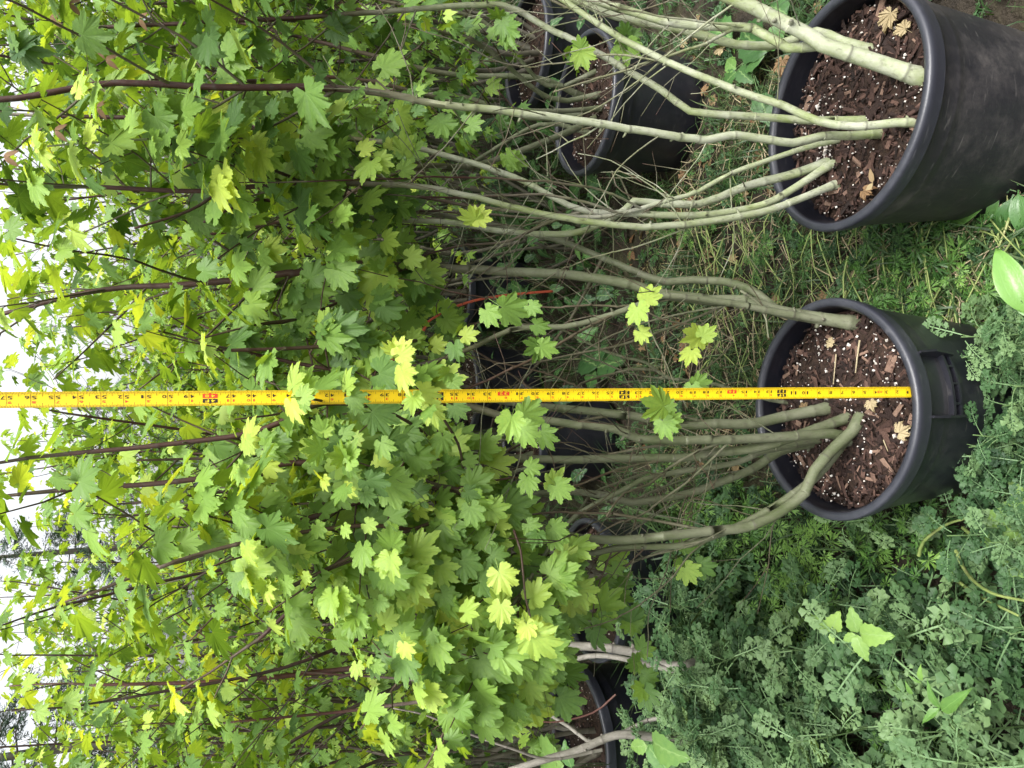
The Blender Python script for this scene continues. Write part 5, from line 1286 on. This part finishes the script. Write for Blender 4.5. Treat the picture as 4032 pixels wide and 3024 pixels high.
# tall single blades by the pots
def blade_plant(label, lst, seed, group=None):
    r = np.random.default_rng(seed); b = onz(*lst[0][0][0], lst[0][1]); root = thing('grass_tuft', label, 'grass', tuple(b), group)
    for pts, z0, z1, w in lst:
        P = smooth_path([onz(x, y, z0 + (z1 - z0) * i / (len(pts) - 1)) for i, (x, y) in enumerate(pts)], .012); n = len(P); f = np.linspace(0, 1, n)
        T = unit(np.gradient(P, axis=0)); sd = unit(np.cross(T, np.array([0, -0.6, 0.8])))
        ww = (w * np.sin(np.clip(.25 + .75 * f, 0, 1) * math.pi) ** .8 * .5)[:, None]
        V = np.vstack([P - sd * ww, P + [0, .001, -.0015], P + sd * ww]); t = []
        for k in range(n - 1):
            for c in (0, n): t += [(c + k, c + n + k, c + k + 1), (c + k + 1, c + n + k, c + n + k + 1)]
        link('blade', make_mesh('blade', V, t, M['grass'], {'tint': np.full(3 * n, r.uniform(.4, .52)), 'vein': np.zeros(3 * n)}), root)
blade_plant('long grass blades arching against the front of the tape pot', [([(2130, 860), (2085, 800), (2040, 790), (1980, 803)], .10, .235, .008), ([(2120, 760), (2080, 738), (2010, 745)], .10, .22, .007), ([(2110, 880), (2060, 850), (2020, 858)], .10, .2, .007), ([(2105, 700), (2110, 640), (2112, 615)], .08, .2, .012)], 1)
blade_plant('grass blades rising from the shaded pot left of the tape', [([(1420, 1300), (1340, 1280), (1270, 1285)], .3, .45, .012), ([(1430, 1260), (1360, 1230), (1330, 1190), (1345, 1160)], .25, .4, .014), ([(1400, 1380), (1320, 1370), (1240, 1365)], .3, .42, .01), ([(1410, 1530), (1340, 1525), (1275, 1515)], .3, .4, .013), ([(1380, 1600), (1300, 1580), (1220, 1590)], .3, .42, .012), ([(1340, 1640), (1260, 1600), (1210, 1570)], .3, .45, .012), ([(1400, 1250), (1310, 1330), (1280, 1370)], .3, .38, .01)], 2)
blade_plant('dark grass blades leaning below the rim of the tape pot', [([(1830, 1170), (1890, 1190), (1960, 1150)], .05, .1, .01), ([(1900, 1120), (1935, 1165), (1990, 1180)], .06, .16, .012), ([(1960, 1110), (2000, 1140), (2060, 1140)], .06, .16, .012)], 3)

# ------------------------------------------------------------------ things lying on the soil
DRY_ME = [make_mesh('dry_leaf', v, t, M['dry_leaf'], {'vein': ve, 'tint': np.full(len(v), ti)}, smooth=False) for (v, t, ve), ti in zip([leaf_shape(70 + k, True, 7 if k % 2 else 5, .55, .25) for k in range(4)], (.55, .75, .3, .95))]
def fallen(x, y, z, rot, size, which, label):
    p = onz(x, y, z + 0.012); o = link('fallen_leaf', DRY_ME[which]); tag(o, label, 'fallen leaf')
    o.matrix_world = mat4(frames(np.array([[math.cos(rot), math.sin(rot), .15]]), np.array([[0.1, -.35, 1.0]]))[0], p, size)
fallen(1925, 28, .34, 2.6, .036, 1, 'olive brown maple leaf on the soil at the picture edge')
fallen(1955, 62, .34, 0.9, .027, 0, 'pale tan maple leaf beside the olive brown one')
fallen(1866, 412, .345, 4.2, .028, 2, 'small orange brown leaf on the right pot soil by the rim')
fallen(1797, 742, .345, 1.2, .020, 3, 'cream coloured dry leaf on the tape pot soil beside bark')
fallen(1942, 935, .345, 5.2, .030, 1, 'greenish tan crumpled leaf near the front rim of the tape pot')
fallen(1737, 885, .345, 0.4, .022, 2, 'tiny orange leaf between the olive stems on the soil')
fallen(1880, 868, .345, 3.6, .022, 3, 'small cream leaf on the soil just left of the tape')
fallen(1690, 130, .05, 3.0, .05, 2, 'curled brown dead leaf on the ground behind the right pot')
fallen(1560, 105, .05, 1.0, .04, 0, 'pale dead leaf under the bramble behind the right pot')
def straw(label, pts, z, r_=.0016):
    P = [onz(x, y, z) for x, y in pts]; mb = MB(); add_tube(mb, P, r_, r_ * .7, 5, (0, 0), .02, 0, rw)
    o = link('straw_stalk', mb.mesh('straw_stalk', M['straw'], True, P[0]), None, tuple(P[0])); tag(o, label, 'straw')
straw('white dry stalk lying on the soil of the tape pot', [(1806, 765), (1804, 790), (1800, 830)], .352)
straw('brown flat sliver lying beside the white stalk', [(1857, 735), (1852, 770), (1848, 805)], .352, .002)
straw('short pale stalk on the soil below the olive stems', [(1908, 950), (1918, 975)], .352, .0012)
straw('thin pale stalk on the left soil of the tape pot', [(1776, 985), (1774, 1015), (1772, 1030)], .352, .001)
sam = MB()
def samara(x, y, z, a, mat):
    p = onz(x, y, z); root = thing('maple_seed', 'pink and green winged maple seed on the right pot soil', 'maple seed', tuple(p))
    for sg, m in ((1, 'orange'), (-1, 'pink')):
        v, t, ve = oval_leaf(31, .2, .0, .1, 7, .1); b = frames(np.array([[math.cos(a + sg * 1.2), math.sin(a + sg * 1.2), .1]]), np.array([[0, -.3, 1.0]]))[0] * .03
        link('seed_wing', make_mesh('seed_wing', v @ b.T, t, M['dry_leaf'], {'tint': np.full(len(v), .2 + .3 * (sg > 0)), 'vein': ve}), root)
samara(1885, 395, .352, 1.3, 0)
M['samara'] = plain('pink_seed_wing', (0.25, 0.15, 0.08), 0.55)
for k, (x, y, Y) in enumerate([(108, 38, 1.2), (150, 8, 1.2), (205, 98, 1.22), (228, 128, 1.22), (118, 282, 1.2), (210, 232, 1.25), (8, 338, 1.15), (170, 60, 1.25), (300, 40, 1.3)]):
    p = at(x, y, Y) - T1.base
    for sg in (1, -1):
        v, t, ve = oval_leaf(31, .2, .0, .1, 7, .1); b = frames(np.array([[.5 * sg, .3, -.8 + .2 * (k % 3)]]), np.array([[0.2 * sg, -1.0, .3]]))[0] * .021
        link('seed_wing', make_mesh('seed_wing', v @ b.T + p, t, M['samara'], {'tint': np.full(len(v), .5), 'vein': ve}), T1.root)

# ------------------------------------------------------------------ conifers beyond the rows
def conifer(x, y, H, Rb, seed, label):
    r = np.random.default_rng(seed); root = thing('conifer', label, 'conifer tree', (x, y, 0), None)
    tr = MB(); add_tube(tr, [(0, 0, 0), (0.02, 0, H * .5), (0, 0, H)], .11, .012, 8, (0, 0), .5, 0, r)
    link('trunk', tr.mesh('trunk', M['bark_grey']), root)
    bmb = MB(); pos, axs, nms, sz = [], [], [], []
    z = .3
    while z < H * .97:
        a = r.uniform(0, 6.283); f = z / H; L = Rb * (1 - f) ** .8 * r.uniform(.6, 1.1) + .1
        d = np.array([math.cos(a), math.sin(a), 0]); P = [np.array([0, 0, z]) + d * L * q + np.array([0, 0, L * (.25 * q - .45 * q * q)]) for q in (0, .35, .7, 1)]
        add_tube(bmb, P, .012 * (1 - f) + .004, .002, 4, (0.2, .5), .25, 0, r)
        n = int(L / .028)
        for i in range(n):
            q = (i + .5) / n
            if q < .12: continue
            c = np.array([0, 0, z]) + d * L * q + np.array([0, 0, L * (.25 * q - .45 * q * q)])
            for sg in (1, -1):
                s2 = np.array([-d[1], d[0], 0]) * sg; ax = unit(d * .8 + s2 * r.uniform(.5, 1.1) + [0, 0, r.uniform(-.7, .1)])
                for e in range(3):
                    pos.append(c + ax * r.uniform(0, .1) + r.normal(0, .02, 3)); axs.append(ax + r.normal(0, .25, 3)); nms.append(r.normal(0, .4, 3) + [0, 0, 1]); sz.append(r.uniform(.12, .26) * (1 - .3 * f))
        z += r.uniform(.02, .06) * (1 + 1.2 * f)
    pos, axs, nms, sz = map(np.array, (pos, axs, nms, sz))
    sp = []
    v = [(0, 0, 0)]
    for yv, w in ((.25, .16), (.5, .2), (.75, .14)): v += [(-w, yv + .2, .02), (-.025, yv + .06, 0), (.025, yv + .06, 0), (w, yv + .2, .02), (-.025, yv - .06, 0), (.025, yv - .06, 0)]
    v += [(-.025, 0, 0), (.025, 0, 0), (0, 1.05, 0)]
    t = []
    for k in range(3): b = 1 + 6 * k; t += [(b, b + 4, b + 1), (b + 3, b + 2, b + 5)]
    t += [(19, 20, 21)]
    v = np.array(v, float)
    mb = MB(); merge_leaves(mb, [(v, np.array(t), np.zeros(len(v)))], pos, frames(axs, nms), sz, np.clip(r.normal(.5, .25, len(pos)), 0, 1), np.zeros(len(pos), int))
    link('branches', bmb.mesh('branches', M['bark_grey']), root)
    o = link('foliage', mb.mesh('foliage', M['conifer'], False), root); o['kind'] = 'stuff'
conifer(-3.2, 7.6, 4.6, 1.5, 1, 'dark feathery conifer behind the maples at the lower left corner')
conifer(-1.75, 9.0, 4.1, 1.6, 2, 'dark conifer showing through the maples next to the corner conifer')
conifer(-0.3, 10.5, 3.5, 1.5, 3, 'small dark conifer glimpsed behind the tape top')
conifer(1.4, 11.0, 3.0, 1.5, 4, 'conifer hidden deep behind the dark upper maples')
conifer(3.6, 10.0, 3.6, 1.6, 5, 'dark conifer behind the leaves in the upper corner')
print('LEAVES', STATS, sum(a for _, a, _ in STATS), sum(b for _, _, b in STATS))
